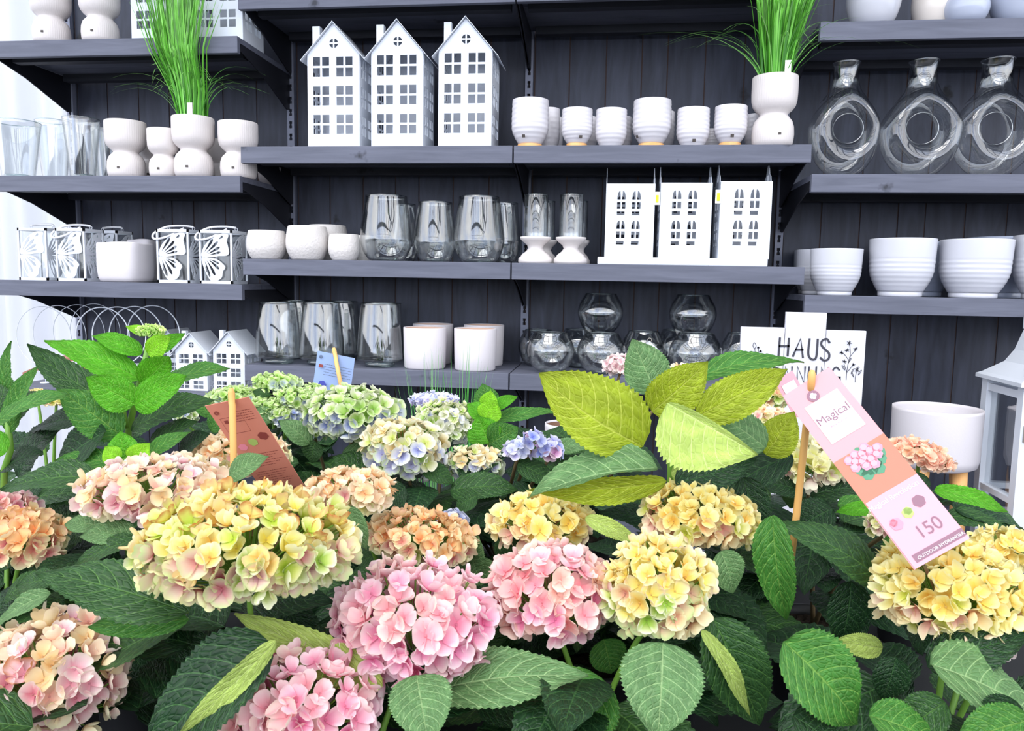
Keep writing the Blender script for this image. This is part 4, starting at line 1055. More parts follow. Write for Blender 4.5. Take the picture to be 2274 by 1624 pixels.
def petal(mb, o, ax, n, L, wd, cup, cols, twist=0):
    """one sepal: rounded, cupped towards n; cols = (base, middle, rim)"""
    s = n.cross(ax).normalized(); nv = 2; vs = []; cc = []
    for u, hh in PROW:
        hw = wd*hh; out = L*(u-.34*cup*u**2.2); up = L*(cup*.85*u**1.6)
        for j in range(-nv, nv+1):
            v = j/nv
            vs.append(o+ax*(out-.05*L*v*v*u)+s*(v*hw)+n*(up+cup*.5*hw*v*v+.03*L*twist*v*u))
            e = max(u**1.5, (abs(v)*hh)**2*.95 if u > .3 else 0)
            cc.append(mixc(cols[0], cols[1], min(1, e*2.4)) if e < .42 else mixc(cols[1], cols[2], min(1, (e-.42)*1.9)))
    W_ = 2*nv+1; nu = len(PROW)-1
    mb.add(vs, [(i*W_+j, i*W_+j+1, (i+1)*W_+j+1, (i+1)*W_+j) for i in range(nu) for j in range(W_-1)], cc)
PROW = [(0, .22), (.2, .62), (.42, .92), (.64, 1.0), (.82, .84), (.95, .52), (1.0, .2)]
PAL = {  # per zone: (base, middle, rim) variants; top zone, low zone
 'yellow': ([('e8d040', 'f6ea70', 'fcf6a8'), ('ecb84a', 'f8e878', 'fdf8b8'), ('c8d830', 'e8ec5c', 'f8f8a8'), ('e8b850', 'fae884', 'f6cc78'), ('b8d428', 'dce850', 'f4f6a0')],
            [('c0606c', 'e6b8a8', 'a8cc30'), ('b0707c', 'ecc4b4', 'b8d83c'), ('d88a88', 'f0d0b8', 'e4ea80'), ('88b018', 'b8d040', 'f0f4c8')]),
 'pinkcream': ([('f0b0a0', 'fbd8b8', 'fdecc0'), ('f0a8b8', 'fbd8dc', 'fdf0e0'), ('f2c888', 'fbe8b0', 'f8d8a0')],
               [('d87a8c', 'f2b8c0', 'fbe4d8'), ('c8606c', 'eab4b0', 'f6e2c8'), ('f0d0a0', 'f8e8c0', 'f4f0b0')]),
 'peach': ([('f0b070', 'fbdca0', 'f8c890'), ('ec9a5c', 'fad090', 'fce8b8'), ('f0c8a0', 'fce4c0', 'fdf0cc')],
           [('d8808c', 'f4c8b8', 'faf0c0'), ('d8d860', 'f0ecb0', 'e8f0a0'), ('d88890', 'f8d8c0', 'f8ecc0')]),
 'orange': ([('ee9048', 'fac878', 'fae0a0'), ('e88c48', 'fad890', 'f4b070'), ('f0b060', 'fae0a0', 'fbe8b0')],
            [('d87078', 'f2c0a8', 'f8eab0'), ('e88a80', 'f8d0a0', 'eef0a0'), ('a0c038', 'd8e080', 'f0f0b8')]),
 'pink': ([('ee88a8', 'f8b4c8', 'fbd4dc'), ('f29aa8', 'fac0c8', 'fbd8d4'), ('f5a0a8', 'fac8c4', 'fbe0cc')],
          [('e05a90', 'f49ac0', 'fbd0dc'), ('d86a90', 'f2a8c0', 'f8dcd8'), ('e87aa8', 'f6b0cc', 'f8e0e4')]),
 'salmonpink': ([('f08c98', 'f8b4b4', 'fbd0c4'), ('f4a0b0', 'fac4cc', 'fbdcd8'), ('f2a898', 'fac8b4', 'fcdcc4')],
                [('e87ca8', 'f4a8c0', 'fac8cc'), ('f0908c', 'f8b8ac', 'fad4bc'), ('e06a98', 'f4a4b8', 'fce4e0')]),
 'gold': ([('f0c848', 'f8e262', 'faf094'), ('ecb840', 'f6da58', 'f8ea84'), ('f2d460', 'faec84', 'fbf4a8')],
          [('e8a070', 'f6d088', 'f8e8a0'), ('c8d030', 'e8e468', 'f8f4b0'), ('f0a898', 'f8ccb0', 'f8e8b0')]),
 'goldlime': ([('f0d450', 'f8e870', 'fbf4a4'), ('ecbc48', 'f8e478', 'f8f0ac'), ('f2d860', 'faee88', 'f4d4b0')],
              [('d89078', 'f0d090', 'f6f0b0'), ('d8a890', 'eedca0', 'a0cc30'), ('98c828', 'c8e050', 'f4f6d8')]),
 'greenblue': ([('88b830', 'b4d458', 'e4eeb8'), ('98c040', 'd0dca0', 'f0ecd8'), ('78ac28', 'a4cc48', 'dcecb0')],
               [('7c90d0', 'b0bce4', 'dce4d0'), ('8a98c8', 'c0c8e0', 'b8d468'), ('80b030', 'a8cc50', 'e0ecc0')]),
 'green': ([('80b828', 'b4dc50', 'dcf0a0'), ('90c438', 'c4e468', 'e8f4b8'), ('70a820', 'a4d040', 'd0e890')],
           [('80b028', 'b0d850', 'dcf0a8'), ('98a8c8', 'c8d8c8', 'c4e078'), ('78b028', 'a8d048', 'd8ec98')]),
 'creamblue': ([('d8b868', 'f0e0b0', 'f4ecc8'), ('e8c070', 'f6e0a8', 'ecd898'), ('b8c848', 'e0e0a0', 'f0ecd0')],
               [('8890d0', 'd0d4f0', 'e8ecd8'), ('a8a8d8', 'dcdcf0', 'b8d860'), ('88b838', 'c0d880', 'ecf0dc')]),
 'whitegreen': ([('98c040', 'd4dc90', 'f2eec8'), ('a8c858', 'e0e0a8', 'f4f0d4'), ('80b030', 'b0d058', 'e8ecc0')],
                [('a0a8d0', 'e0e4f0', 'ecf0e0'), ('80b030', 'b4d060', 'e8f0d0'), ('b8c088', 'e8e8d8', 'f4f4e4')]),
 'lilac': ([('b898e4', 'd8c4f6', 'ecdcfa'), ('a8a8ea', 'ccccf8', 'e0e0fc'), ('c890d0', 'e0b8ec', 'f0d8f4')],
           [('98a0e8', 'bcc4f6', 'd8dcfa'), ('c078b0', 'e0a8d0', 'f0d0dc'), ('7080e0', '98a8f4', 'c4ccf8')]),
 'paleblue': ([('a8b4e8', 'ccd4f6', 'e4e8fc'), ('b8bce8', 'd8dcf8', 'ecf0fc')], [('a8b0e0', 'ccd0f4', 'e0e8fc'), ('b0a8e0', 'd4ccf4', 'e8e4fc')]),
 'palepink': ([('f0b8c0', 'f8dce0', 'fcf0f0'), ('f4ccd0', 'fce8e8', 'fdf4ec')], [('c89098', 'f0d0d0', 'f8e8dc'), ('f0b8c4', 'f8d8dc', 'fcecec')]),
 'cream': ([('d8c870', 'f0e8a8', 'f8f4d0'), ('c8c850', 'e8e498', 'f4f0c0')], [('d8a0a0', 'f0d4c8', 'f4f0c8'), ('a8b838', 'd8dc78', 'f0f0b8')]),
 'coral': ([('f0906c', 'f8b890', 'fbd0a8'), ('ec8068', 'f6a888', 'fac4a0'), ('f0a878', 'f8c898', 'fad8b0')], [('e08878', 'f4b090', 'f8d0a8'), ('f09878', 'f8b898', 'fad0a8')]),
 'bud': ([('88c820', 'b8e840', 'e8f890'), ('a0d430', 'd0f058', 'f4fca8')], [('70b018', '98d030', 'c8ec60'), ('88c820', 'b0e040', 'd8f070')]),
}
WHT = (1.0, .98, .92)
for k_ in PAL: PAL[k_] = tuple([(mixc(lin(v[0]), WHT, .03), mixc(lin(v[1]), WHT, .14), mixc(lin(v[2]), WHT, .34)) for v in z_] for z_ in PAL[k_])  # deeper bases: real centre colour plus floret self-shadow put into the colour
BROWN = lin('c8844c')
def head(parent, px, py, w, h, Y, pal, seed, fl=.23, cup=.45, cover=.2, tilt=0, brown=0, depth=.85, sparse=1.0, zone=.3):
    """flower head seen w by h pixels at distance Y; fl = floret width over head width"""
    rd = random.Random(seed); Cc = P(px, py, Y); k = mpp(Cc); a = w*k/2; b = h*k/2
    fr = w*k*fl/2; ea, eb, ed = a-fr*.55, b-fr*.5, a*depth-fr*.5
    ax_r = Vector((math.cos(.12), math.sin(.12), 0)); ax_f = Vector((-ax_r.y, ax_r.x, 0)); ax_u = UPV
    if tilt: Rm = Matrix.Rotation(tilt, 3, ax_f); ax_r = Rm @ ax_r; ax_u = Rm @ ax_u
    area = 4*PI*(((ea*eb)**1.6+(ea*ed)**1.6+(eb*ed)**1.6)/3)**(1/1.6)
    N = int(area/(PI*fr*fr*.32)*sparse); mb = MB(); stems = MB(); n_ = 0
    z0, z1 = PAL[pal]
    for i in range(N):
        zf = 1-2*(i+.5)/N
        if zf < -1+cover*2: continue
        th = i*2.399963+rd.uniform(-.12, .12); zf += rd.uniform(-.02, .02); zf = max(-1, min(1, zf)); rr = math.sqrt(1-zf*zf)
        d = ax_r*(rr*math.cos(th)*ea)+ax_f*(rr*math.sin(th)*ed)+ax_u*(zf*eb)
        n = (ax_r*(rr*math.cos(th)/ea)+ax_f*(rr*math.sin(th)/ed)+ax_u*(zf/eb)).normalized()
        jt = .34+.3*max(0, zf); n = (n+Vector((rd.uniform(-jt, jt), rd.uniform(-jt, jt), rd.uniform(-.15, .42)))).normalized()
        sc_ = rd.uniform(.82, 1.12)*(1.0 if zf < .5 else .9); L = fr*sc_; lay = rd.uniform(-.16, .06)
        o = Cc+d*(1+lay)-n*L*.15
        # colour zone: low florets differ from the top ones
        tz = zf+rd.uniform(-.35, .35)
        cols = rd.choice(z0 if tz > zone else z1)
        if brown and zf > .25 and rd.random() < brown: cols = (cols[0], cols[1], BROWN if rd.random() < .5 else mixc(cols[2], BROWN, .6))
        f_ = rd.uniform(.93, 1.0); cols = tuple(tuple(x*f_ for x in c) for c in cols)
        r0 = n.orthogonal().normalized(); r1 = n.cross(r0); a0 = rd.uniform(0, PI/2); cp = cup*rd.uniform(.55, 1.35)
        for q in range(4):
            al = a0+q*PI/2+rd.uniform(-.08, .08); ax = r0*math.cos(al)+r1*math.sin(al)
            petal(mb, o+n*(.035*L*(q % 2)), ax, n, L*rd.uniform(.92, 1.06), L*.50*rd.uniform(.9, 1.1), cp*rd.uniform(.8, 1.15)*(1.35 if q % 2 else .7), cols, rd.uniform(-1.5, 1.5))
        # bead in the middle
        e = o+n*(L*.10); be = L*.085; c_ = mixc(cols[0], (.25, .1, .12), .35)
        vs = [e+n*be, e-n*be, e+r0*be, e-r0*be, e+r1*be, e-r1*be]
        mb.add(vs, [(0, 2, 4), (0, 4, 3), (0, 3, 5), (0, 5, 2)], c_)
        base = Cc-ax_u*(eb*.75)
        stems.tube([base.lerp(o, .25), o-n*L*.05], .0009, 3, cap=False); n_ += 1
    hd = mb.build('flower_head', M['petal'], parent)
    stems.build('pedicels', M['stem'], hd, off=parent_loc(parent))
    return Cc-UPV*(b*.55), n_
def stems_to(parent, base, targets, mt='stem', r=.0035):
    for q in targets:
        q = Vector(q); mid = Vector((base.x*.6+q.x*.4, base.y*.6+q.y*.4, (base.z+q.z)/2+.03)); mb = MB()
        mb.tube(bez(base, mid, q, 9), lambda s: r*(1.15-.35*s), 7); mb.build('stem', M[mt], parent)
def filler(parent, c, n, r, z0, z1, seed, mats=('deep', 'dark', 'deep'), size=.10, cmb=.25):
    rd = random.Random(seed)
    for i in range(n):
        a = i*2.4+rd.uniform(-.4, .4); rr = r*rd.uniform(.15, .55); z = rd.uniform(z0, z1); d = Vector((math.cos(a), math.sin(a), 0))
        B = Vector((c[0], c[1], z))+d*rr; L = size*rd.uniform(.8, 1.3); Tp = B+d*L*.95+Vector((0, 0, rd.uniform(-.055, .015)))
        leaf(parent, B, Tp, L*rd.uniform(.55, .72), UPV*.9+TOC*cmb+d*.15, rd.choice(mats), bend=rd.uniform(.03, .1), fold=rd.uniform(.1, .35), curl=rd.uniform(.02, .15), seed=seed*31+i, nu=30, nv=3)
PLANTS = {}
def plant(key, px, Y, label, zsoil=.955, fill=12, fr=.17, fz=(.985, 1.12), name='potted_hydrangea', mats=('deep', 'dark', 'deep'), size=.10):
    q = P(px, 1000, Y); loc = Vector((q.x, Y, BZ-.004))
    t = thing(name, label, 'potted plant', loc, 0, world=True)
    R = .068; h = zsoil-loc.z+.012
    mb = MB(); mb.lathe([(0, 0), (R*.78, 0), (R*.8, .004), (R*.98, h-.015), (R*1.05, h-.013), (R*1.05, h), (R*.99, h), (R*.95, h-.014), (R*.95, h-.02)], 36, c=tuple(loc)); mb.build('pot', M['pot'], t)
    mb = MB(); rd = random.Random(len(PLANTS)+1); n = 14; vs = []
    for i in range(n+1):
        for j in range(20): a = 2*PI*j/20; vs.append((loc.x+R*.95*i/n*math.cos(a), loc.y+R*.95*i/n*math.sin(a), zsoil-.004+rd.uniform(-.004, .004)))
    mb.add(vs, [(i*20+j, (i+1)*20+j, (i+1)*20+(j+1) % 20, i*20+(j+1) % 20) for i in range(n) for j in range(20)]); mb.build('soil', M['soil'], t)
    if fill: filler(t, (loc.x, loc.y), int(fill*1.9)+5, fr*1.1, fz[0], fz[1], len(PLANTS)+50, mats, size*1.15)
    PLANTS[key] = t; t['_s'] = len(PLANTS)
    return t, Vector((loc.x, loc.y, zsoil))
def finish(t, soil, hs, **k): stems_to(t, soil, hs, **k)

# --- front row -------------------------------------------------------
t, s = plant('A', 560, .80, 'hydrangea with the largest yellow and lime flower head, left of centre', fill=9, fz=(.98, 1.13))
hA = [head(t, 549, 1210, 475, 268, .72, 'yellow', 1, .155, .75, .2, brown=.3, sparse=1.0, zone=.1)[0]]
pleaf(t, (420, 1362), (75, 1262), 165, .70, 'dark', .9, .5, -.1, seed=1, bend=.04, fold=.1, curl=.04)
pleaf(t, (850, 1525), (512, 1363), 105, .72, 'pale', .3, .9, seed=2, bend=-.03, fold=.15)
pleaf(t, (420, 1375), (180, 1395), 70, .70, 'mid', .2, .9, seed=3)
pleaf(t, (540, 1340), (740, 1330), 120, .80, 'deep', .8, .5, seed=4)
pleaf(t, (640, 1350), (700, 1490), 110, .82, 'deep', .7, .6, seed=5)
pleaf(t, (510, 1060), (592, 1012), 70, .80, 'grey', .6, .8, seed=6, fold=.3)
pleaf(t, (765, 1125), (815, 1222), 62, .80, 'grey', .6, .8, seed=7)
finish(t, s, hA)
t, s = plant('B', 250, .70, 'hydrangea at the lower left corner with a blush and cream flower head', fill=7, fz=(.97, 1.06), zsoil=.93)
hB = [head(t, 120, 1505, 325, 300, .74, 'pinkcream', 2, .235, .75, .2, brown=.12, zone=.25)[0]]
pleaf(t, (600, 1428), (300, 1690), 235, .66, 'deep', .7, .8, -.2, seed=11, bend=.05, fold=.25, dY=-.04)
pleaf(t, (612, 1425), (385, 1650), 62, .64, 'pale', .2, .9, .4, seed=12, dY=-.03, bend=.03)
pleaf(t, (330, 1370), (470, 1480), 110, .80, 'deep', .8, .5, seed=13)
pleaf(t, (110, 1320), (-40, 1405), 72, .74, 'grey', .8, .5, seed=14)
pleaf(t, (120, 1290), (30, 1300), 70, .80, 'dark', .8, .6, seed=15)
finish(t, s, hB)
t, s = plant('C', 800, .74, 'hydrangea with two round pink flower heads in the front centre', fill=9, fz=(.97, 1.08), zsoil=.935)
hC = [head(t, 920, 1378, 385, 278, .78, 'pink', 3, .215, .62, .12, zone=.1)[0], head(t, 662, 1562, 372, 240, .70, 'pink', 4, .225, .62, .2, zone=.1)[0]]
pleaf(t, (965, 1535), (1302, 1486), 175, .76, 'grey', .9, .45, .1, seed=21, bend=.05, fold=.14)
pleaf(t, (925, 1500), (952, 1655), 160, .70, 'grey', .8, .7, seed=22, dY=-.05)
pleaf(t, (800, 1440), (870, 1560), 120, .78, 'deep', .8, .6, seed=23)
pleaf(t, (1060, 1560), (1200, 1600), 110, .8, 'deep', .8, .5, seed=24)
pleaf(t, (1080, 1430), (1120, 1330), 90, .88, 'dark', .6, .8, seed=25)
finish(t, s, hC)
t, s = plant('D', 1330, .86, 'hydrangea with neighbouring pink and pale yellow flower heads right of centre', fill=9, fz=(.97, 1.1))
hD = [head(t, 1225, 1315, 305, 238, .86, 'salmonpink', 5, .24, .55, .15, zone=.0)[0], head(t, 1458, 1305, 250, 245, .84, 'goldlime', 6, .26, .7, .12, zone=-.05)[0]]
pleaf(t, (1472, 1428), (1462, 1640), 212, .78, 'grey', .8, .75, seed=31, dY=-.06, bend=.06, fold=.08)
pleaf(t, (1335, 1505), (1225, 1665), 200, .80, 'mid', .8, .6, seed=32, dY=-.04)
pleaf(t, (1585, 1375), (1695, 1620), 165, .82, 'dark', .7, .7, -.3, seed=33, fold=.3)
pleaf(t, (1560, 1400), (1680, 1600), 50, .80, 'pale', .1, .9, .5, seed=34)
pleaf(t, (1300, 1150), (1425, 1205), 46, .92, 'pale', .3, .9, seed=35)
pleaf(t, (1600, 1225), (1632, 1320), 95, .88, 'grey', .7, .7, seed=36)
pleaf(t, (1340, 1420), (1360, 1500), 100, .9, 'mid', .6, .7, seed=37)
finish(t, s, hD)
t, s = plant('E', 1340, 1.08, 'hydrangea with two golden yellow flower heads below the large yellow-green leaves', fill=12, fz=(.98, 1.12))
hE = [head(t, 1202, 1160, 238, 145, 1.0, 'gold', 7, .25, .6, .2, zone=.0)[0], head(t, 1556, 1145, 270, 158, .98, 'gold', 8, .20, .6, .18, tilt=.1, zone=.0)[0],
      head(t, 1262, 1098, 120, 40, 1.06, 'peach', 9, .3, .5, .3)[0]]
pleaf(t, (1480, 1170), (1330, 1130), 80, 1.05, 'deep', .8, .5, seed=41)
pleaf(t, (1650, 1060), (1690, 1230), 100, 1.02, 'deep', .5, .8, seed=42)
pleaf(t, (1400, 1100), (1480, 1170), 80, 1.08, 'dark', .8, .5, seed=43)
finish(t, s, hE)
t, s = plant('F', 2120, .86, 'hydrangea at the right edge with a wide golden flower head drooping to the right', fill=10, fz=(.96, 1.08), zsoil=.93)
hF = [head(t, 2115, 1312, 340, 232, .86, 'gold', 10, .19, .8, .15, tilt=.12, zone=-.1)[0], head(t, 2232, 1215, 170, 90, 1.0, 'gold', 11, .3, .6, .2, zone=-.3)[0],
      head(t, 2215, 1440, 95, 70, .83, 'palepink', 12, .6, .6, .2, sparse=.6)[0]]
pleaf(t, (1740, 1425), (1920, 1612), 205, .74, 'mid', .75, .75, -.2, seed=51, bend=.06, fold=.3)
pleaf(t, (2068, 1476), (2350, 1600), 235, .76, 'grey', .95, .4, seed=52, bend=.04, fold=.12)
pleaf(t, (2060, 1482), (2290, 1405), 120, .80, 'deep', .7, .7, seed=53)
pleaf(t, (1962, 1292), (1740, 1150), 135, .90, 'dark', .8, .6, seed=54, bend=.05, fold=.15)
pleaf(t, (1716, 1145), (1742, 1385), 105, .88, 'mid', .4, .8, -.6, seed=55, fold=.5)
pleaf(t, (1890, 1290), (1870, 1440), 110, .92, 'deep', .6, .7, seed=56)
pleaf(t, (1960, 1440), (1850, 1425), 60, .88, 'pale', .3, .8, seed=57)
pleaf(t, (1930, 1590), (2110, 1660), 130, .72, 'mid', .8, .5, seed=58)
pleaf(t, (1760, 1590), (1880, 1680), 130, .72, 'deep', .8, .5, seed=59)
pleaf(t, (1990, 1240), (2020, 1165), 90, .92, 'mid', .6, .8, seed=60)
pleaf(t, (2010, 1320), (2060, 1460), 110, .92, 'deep', .7, .6, seed=61)
pleaf(t, (1990, 1460), (1960, 1560), 90, .80, 'deep', .7, .6, seed=62)
pleaf(t, (2290, 1600), (2120, 1650), 120, .70, 'mid', .8, .6, seed=64)
pleaf(t, (2100, 1560), (1985, 1640), 110, .74, 'dark', .8, .6, seed=65)
pleaf(t, (2260, 1560), (2170, 1640), 100, .72, 'deep', .8, .5, seed=63)
finish(t, s, hF)
# --- second row --------------------------------------------------------
t, s = plant('G', 300, 1.0, 'hydrangea with a wide blush cream flower head, left, behind the largest yellow one', fill=10, fz=(.99, 1.14))
hG = [head(t, 346, 1085, 322, 165, .92, 'pinkcream', 13, .19, .6, .2, zone=.1)[0], head(t, 535, 1010, 225, 110, 1.10, 'peach', 14, .2, .55, .2)[0], head(t, 612, 1052, 90, 50, 1.12, 'pinkcream', 15, .35, .5, .3)[0]]
pleaf(t, (230, 1170), (140, 1160), 65, .88, 'grey', .8, .6, seed=71, dY=0)
pleaf(t, (300, 1190), (170, 1185), 75, .86, 'grey', .8, .6, seed=72)
pleaf(t, (215, 1062), (-10, 1078), 95, .95, 'dark', .8, .6, seed=73, fold=.3)
pleaf(t, (300, 1200), (150, 1260), 70, .84, 'dark', .8, .6, seed=74)
finish(t, s, hG)
t, s = plant('H', 900, 1.05, 'hydrangea with two small peach flower heads behind the front pink one', fill=12, fz=(.98, 1.1))
hH = [head(t, 778, 1092, 212, 112, .94, 'peach', 16, .24, .55, .2, brown=.2, zone=0)[0], head(t, 937, 1194, 250, 128, .98, 'orange', 17, .20, .6, .2, brown=.3, tilt=.15, zone=.05)[0]]
pleaf(t, (1035, 1270), (1055, 1185), 90, 1.0, 'grey', .7, .6, seed=81)
pleaf(t, (1060, 1240), (1085, 1330), 80, 1.0, 'grey', .7, .6, seed=82)
pleaf(t, (850, 1230), (790, 1250), 60, 1.0, 'dark', .7, .6, seed=83)
pleaf(t, (860, 1290), (760, 1300), 90, .95, 'dark', .7, .6, seed=84)
pleaf(t, (1110, 1250), (1150, 1200), 80, 1.02, 'dark', .7, .6, seed=85)
finish(t, s, hH)
t, s = plant('I', -10, .95, 'hydrangea cut by the left edge with an orange and a mauve flower head', fill=9, fz=(.97, 1.1))
hI = [head(t, 45, 1198, 215, 148, .92, 'orange', 18, .26, .6, .2, brown=.35, zone=.2)[0], head(t, 18, 1120, 130, 70, 1.0, 'salmonpink', 19, .35, .5, .2)[0]]
pleaf(t, (10, 1330), (120, 1270), 70, .86, 'dark', .7, .6, seed=91)
finish(t, s, hI)
# --- tall leafy shoot on the left -----------------------------------------
t, s = plant('J', 285, 1.12, 'tall leafy hydrangea with a bright green bud on top, left, no open flowers', fill=12, fz=(1.02, 1.16), mats=('deep', 'dark', 'dark'))
Yj = 1.08; bc = P(332, 738, Yj)
h_, _ = head(t, 334, 736, 62, 34, Yj, 'bud', 20, .2, .7, .25)
for c_ in t.children:
    if c_.name.startswith('flower_head'): c_.name = 'flower_bud'
mb = MB(); mb.tube([s, P(285, 960, Yj+.02), P(300, 890, Yj), P(316, 830, Yj), P(330, 760, Yj)], lambda q: .0062-.0025*q, 10); mb.build('stem', M['stem'], t)
mb = MB(); mb.tube([P(282, 950, Yj), P(272, 900, Yj-.01), P(266, 870, Yj)], .0035, 8); mb.build('stem', M['stem'], t)
pleaf(t, (312, 842), (98, 758), 96, Yj-.01, 'bright', .75, .65, seed=101, bend=.05, fold=.14, curl=-.02, dY=-.05)
pleaf(t, (318, 852), (368, 800), 84, Yj-.04, 'bright', -.2, 1, .2, seed=102, bend=-.06, fold=.2, dY=-.05)
pleaf(t, (316, 785), (204, 742), 56, Yj, 'bright', .6, .8, seed=103, dY=-.03)
pleaf(t, (328, 785), (372, 748), 56, Yj-.03, 'lime', .0, 1, .1, seed=104, bend=-.05, dY=-.02)
pleaf(t, (345, 778), (408, 741), 40, Yj, 'bright', .2, .9, .5, seed=105)
pleaf(t, (330, 745), (278, 722), 28, Yj, 'lime', .6, .8, seed=106)
pleaf(t, (345, 868), (508, 815), 78, Yj+.03, 'mid', .75, .6, seed=107, bend=.08, curl=.02)
pleaf(t, (300, 898), (190, 838), 92, Yj-.05, 'bright', .3, .9, -.2, seed=108, bend=-.02, dY=-.03)
pleaf(t, (298, 900), (402, 834), 92, Yj-.05, 'bright', .3, .9, .2, seed=109, bend=-.02, dY=-.03)
pleaf(t, (262, 905), (60, 770), 100, Yj-.01, 'dark', .8, .55, seed=110, bend=-.06, fold=.2, curl=-.03)
pleaf(t, (268, 968), (128, 862), 108, Yj-.05, 'mid', .6, .8, seed=111, bend=.05, dY=-.04)
pleaf(t, (292, 958), (468, 878), 104, Yj-.02, 'dark', .75, .65, seed=112, bend=.07)
pleaf(t, (310, 870), (190, 812), 60, Yj+.05, 'dark', .8, .5, seed=113)
pleaf(t, (235, 960), (98, 1062), 135, Yj-.08, 'deep', .8, .7, seed=114)
pleaf(t, (200, 930), (60, 950), 90, Yj-.02, 'deep', .8, .5, seed=115)
pleaf(t, (330, 1000), (430, 930), 80, Yj-.03, 'dark', .8, .6, seed=116)
pleaf(t, (400, 1010), (460, 960), 80, Yj-.02, 'deep', .8, .6, seed=117)
# low shoot in front
pleaf(t, (282, 1028), (266, 958), 84, Yj-.10, 'bright', .55, .85, seed=118, fold=.25)
pleaf(t, (296, 1028), (330, 985), 62, Yj-.12, 'lime', .1, 1, .2, seed=119, fold=.3)
pleaf(t, (262, 1025), (232, 992), 50, Yj-.12, 'lime', .4, .9, seed=120)
pleaf(t, (252, 1030), (118, 1016), 66, Yj-.10, 'mid', .75, .6, seed=121, bend=.06)
pleaf(t, (318, 1020), (418, 956), 52, Yj-.09, 'mid', .6, .8, seed=122)
mb = MB(); mb.tube(bez(s, P(270, 1100, Yj-.08), P(278, 1020, Yj-.11), 8), .004, 8); mb.build('stem', M['stem'], t)
t, s = plant('K', -20, 1.1, 'leafy green hydrangea without flowers cut by the left edge', fill=11, fz=(1.0, 1.14), mats=('deep', 'dark', 'dark'))
Yk = 1.0
mb = MB(); mb.tube([s, P(10, 1040, Yk), P(24, 1000, Yk), P(16, 930, Yk)], .0045, 10); mb.build('stem', M['stem'], t)
pleaf(t, (22, 960), (72, 812), 66, Yk, 'mid', .5, .8, seed=131, fold=.4)
pleaf(t, (-10, 940), (142, 865), 80, Yk-.03, 'mid', .8, .6, seed=132, bend=.05)
pleaf(t, (5, 900), (18, 758), 44, Yk+.02, 'mid', .3, .9, seed=133)
pleaf(t, (10, 930), (-70, 840), 100, Yk, 'dark', .6, .8, seed=134)
pleaf(t, (30, 900), (-30, 800), 60, Yk+.04, 'mid', .6, .8, seed=135)
pleaf(t, (20, 940), (85, 868), 90, Yk+.04, 'dark', .7, .7, seed=136)
pleaf(t, (10, 1040), (90, 1000), 90, Yk, 'deep', .8, .5, seed=137)
pleaf(t, (10, 1010), (-60, 960), 80, Yk-.04, 'bright', .6, .8, seed=138)
pleaf(t, (40, 1060), (130, 930), 120, Yk+.06, 'deep', .7, .6, seed=139)
# --- big yellow green leaves right --------------------------------------
t, s = plant('L', 1480, 1.12, 'hydrangea with very large yellow-green leaves rising in front of the glass bowls', fill=14, fz=(1.0, 1.15))
Yl = .98
mb = MB(); mb.tube([s, P(1490, 1120, Yl+.04), P(1490, 1000, Yl+.03), P(1465, 880, Yl+.04)], lambda q: .006-.002*q, 10); mb.build('stem', M['stem'], t)
pleaf(t, (1428, 992), (1196, 830), 205, Yl, 'olive', .15, 1, -.1, seed=141, bend=.07, fold=.12, curl=-.06, side=-.05, half=(.72, 1.12))
pleaf(t, (1456, 872), (1408, 752), 125, Yl+.06, 'grey', .5, .85, seed=142, bend=-.03)
pleaf(t, (1448, 915), (1572, 806), 128, Yl+.0, 'olive', .05, 1, .1, seed=143, bend=.04, dY=-.02, fold=.25)
pleaf(t, (1548, 925), (1752, 820), 112, Yl-.01, 'olive', .1, 1, .0, seed=144, bend=.05)
pleaf(t, (1530, 850), (1785, 792), 82, Yl+.05, 'mid', .8, .6, seed=145, bend=.10)
pleaf(t, (1482, 895), (1683, 1008), 280, Yl-.06, 'pale', .1, 1, -.2, seed=146, bend=.02, fold=.35, half=(.12, .95) , dY=-.04)
pleaf(t, (1700, 995), (1572, 900), 118, Yl+.02, 'grey', .6, .8, .2, seed=147, bend=.02)
pleaf(t, (1460, 1040), (1166, 1093), 190, Yl-.035, 'grey', .85, .55, seed=148, bend=.06, fold=.1, half=(.15, 1))
pleaf(t, (1480, 1070), (1165, 1096), 120, Yl-.02, 'olive', -.2, 1, seed=149, bend=.05, fold=.15, half=(.7, .55))
pleaf(t, (1500, 1075), (1680, 1015), 105, Yl+.0, 'deep', .5, .8, seed=150, bend=-.06)
pleaf(t, (1700, 1010), (1765, 915), 100, Yl+.08, 'olive', .3, .9, seed=151)
pleaf(t, (1490, 1050), (1600, 1060), 70, Yl+.02, 'pale', .4, .9, seed=152)
pleaf(t, (1420, 1090), (1290, 1100), 60, Yl+.06, 'mid', .6, .7, seed=153)
pleaf(t, (1760, 1010), (1560, 1120), 120, Yl+.10, 'deep', .8, .5, seed=154)
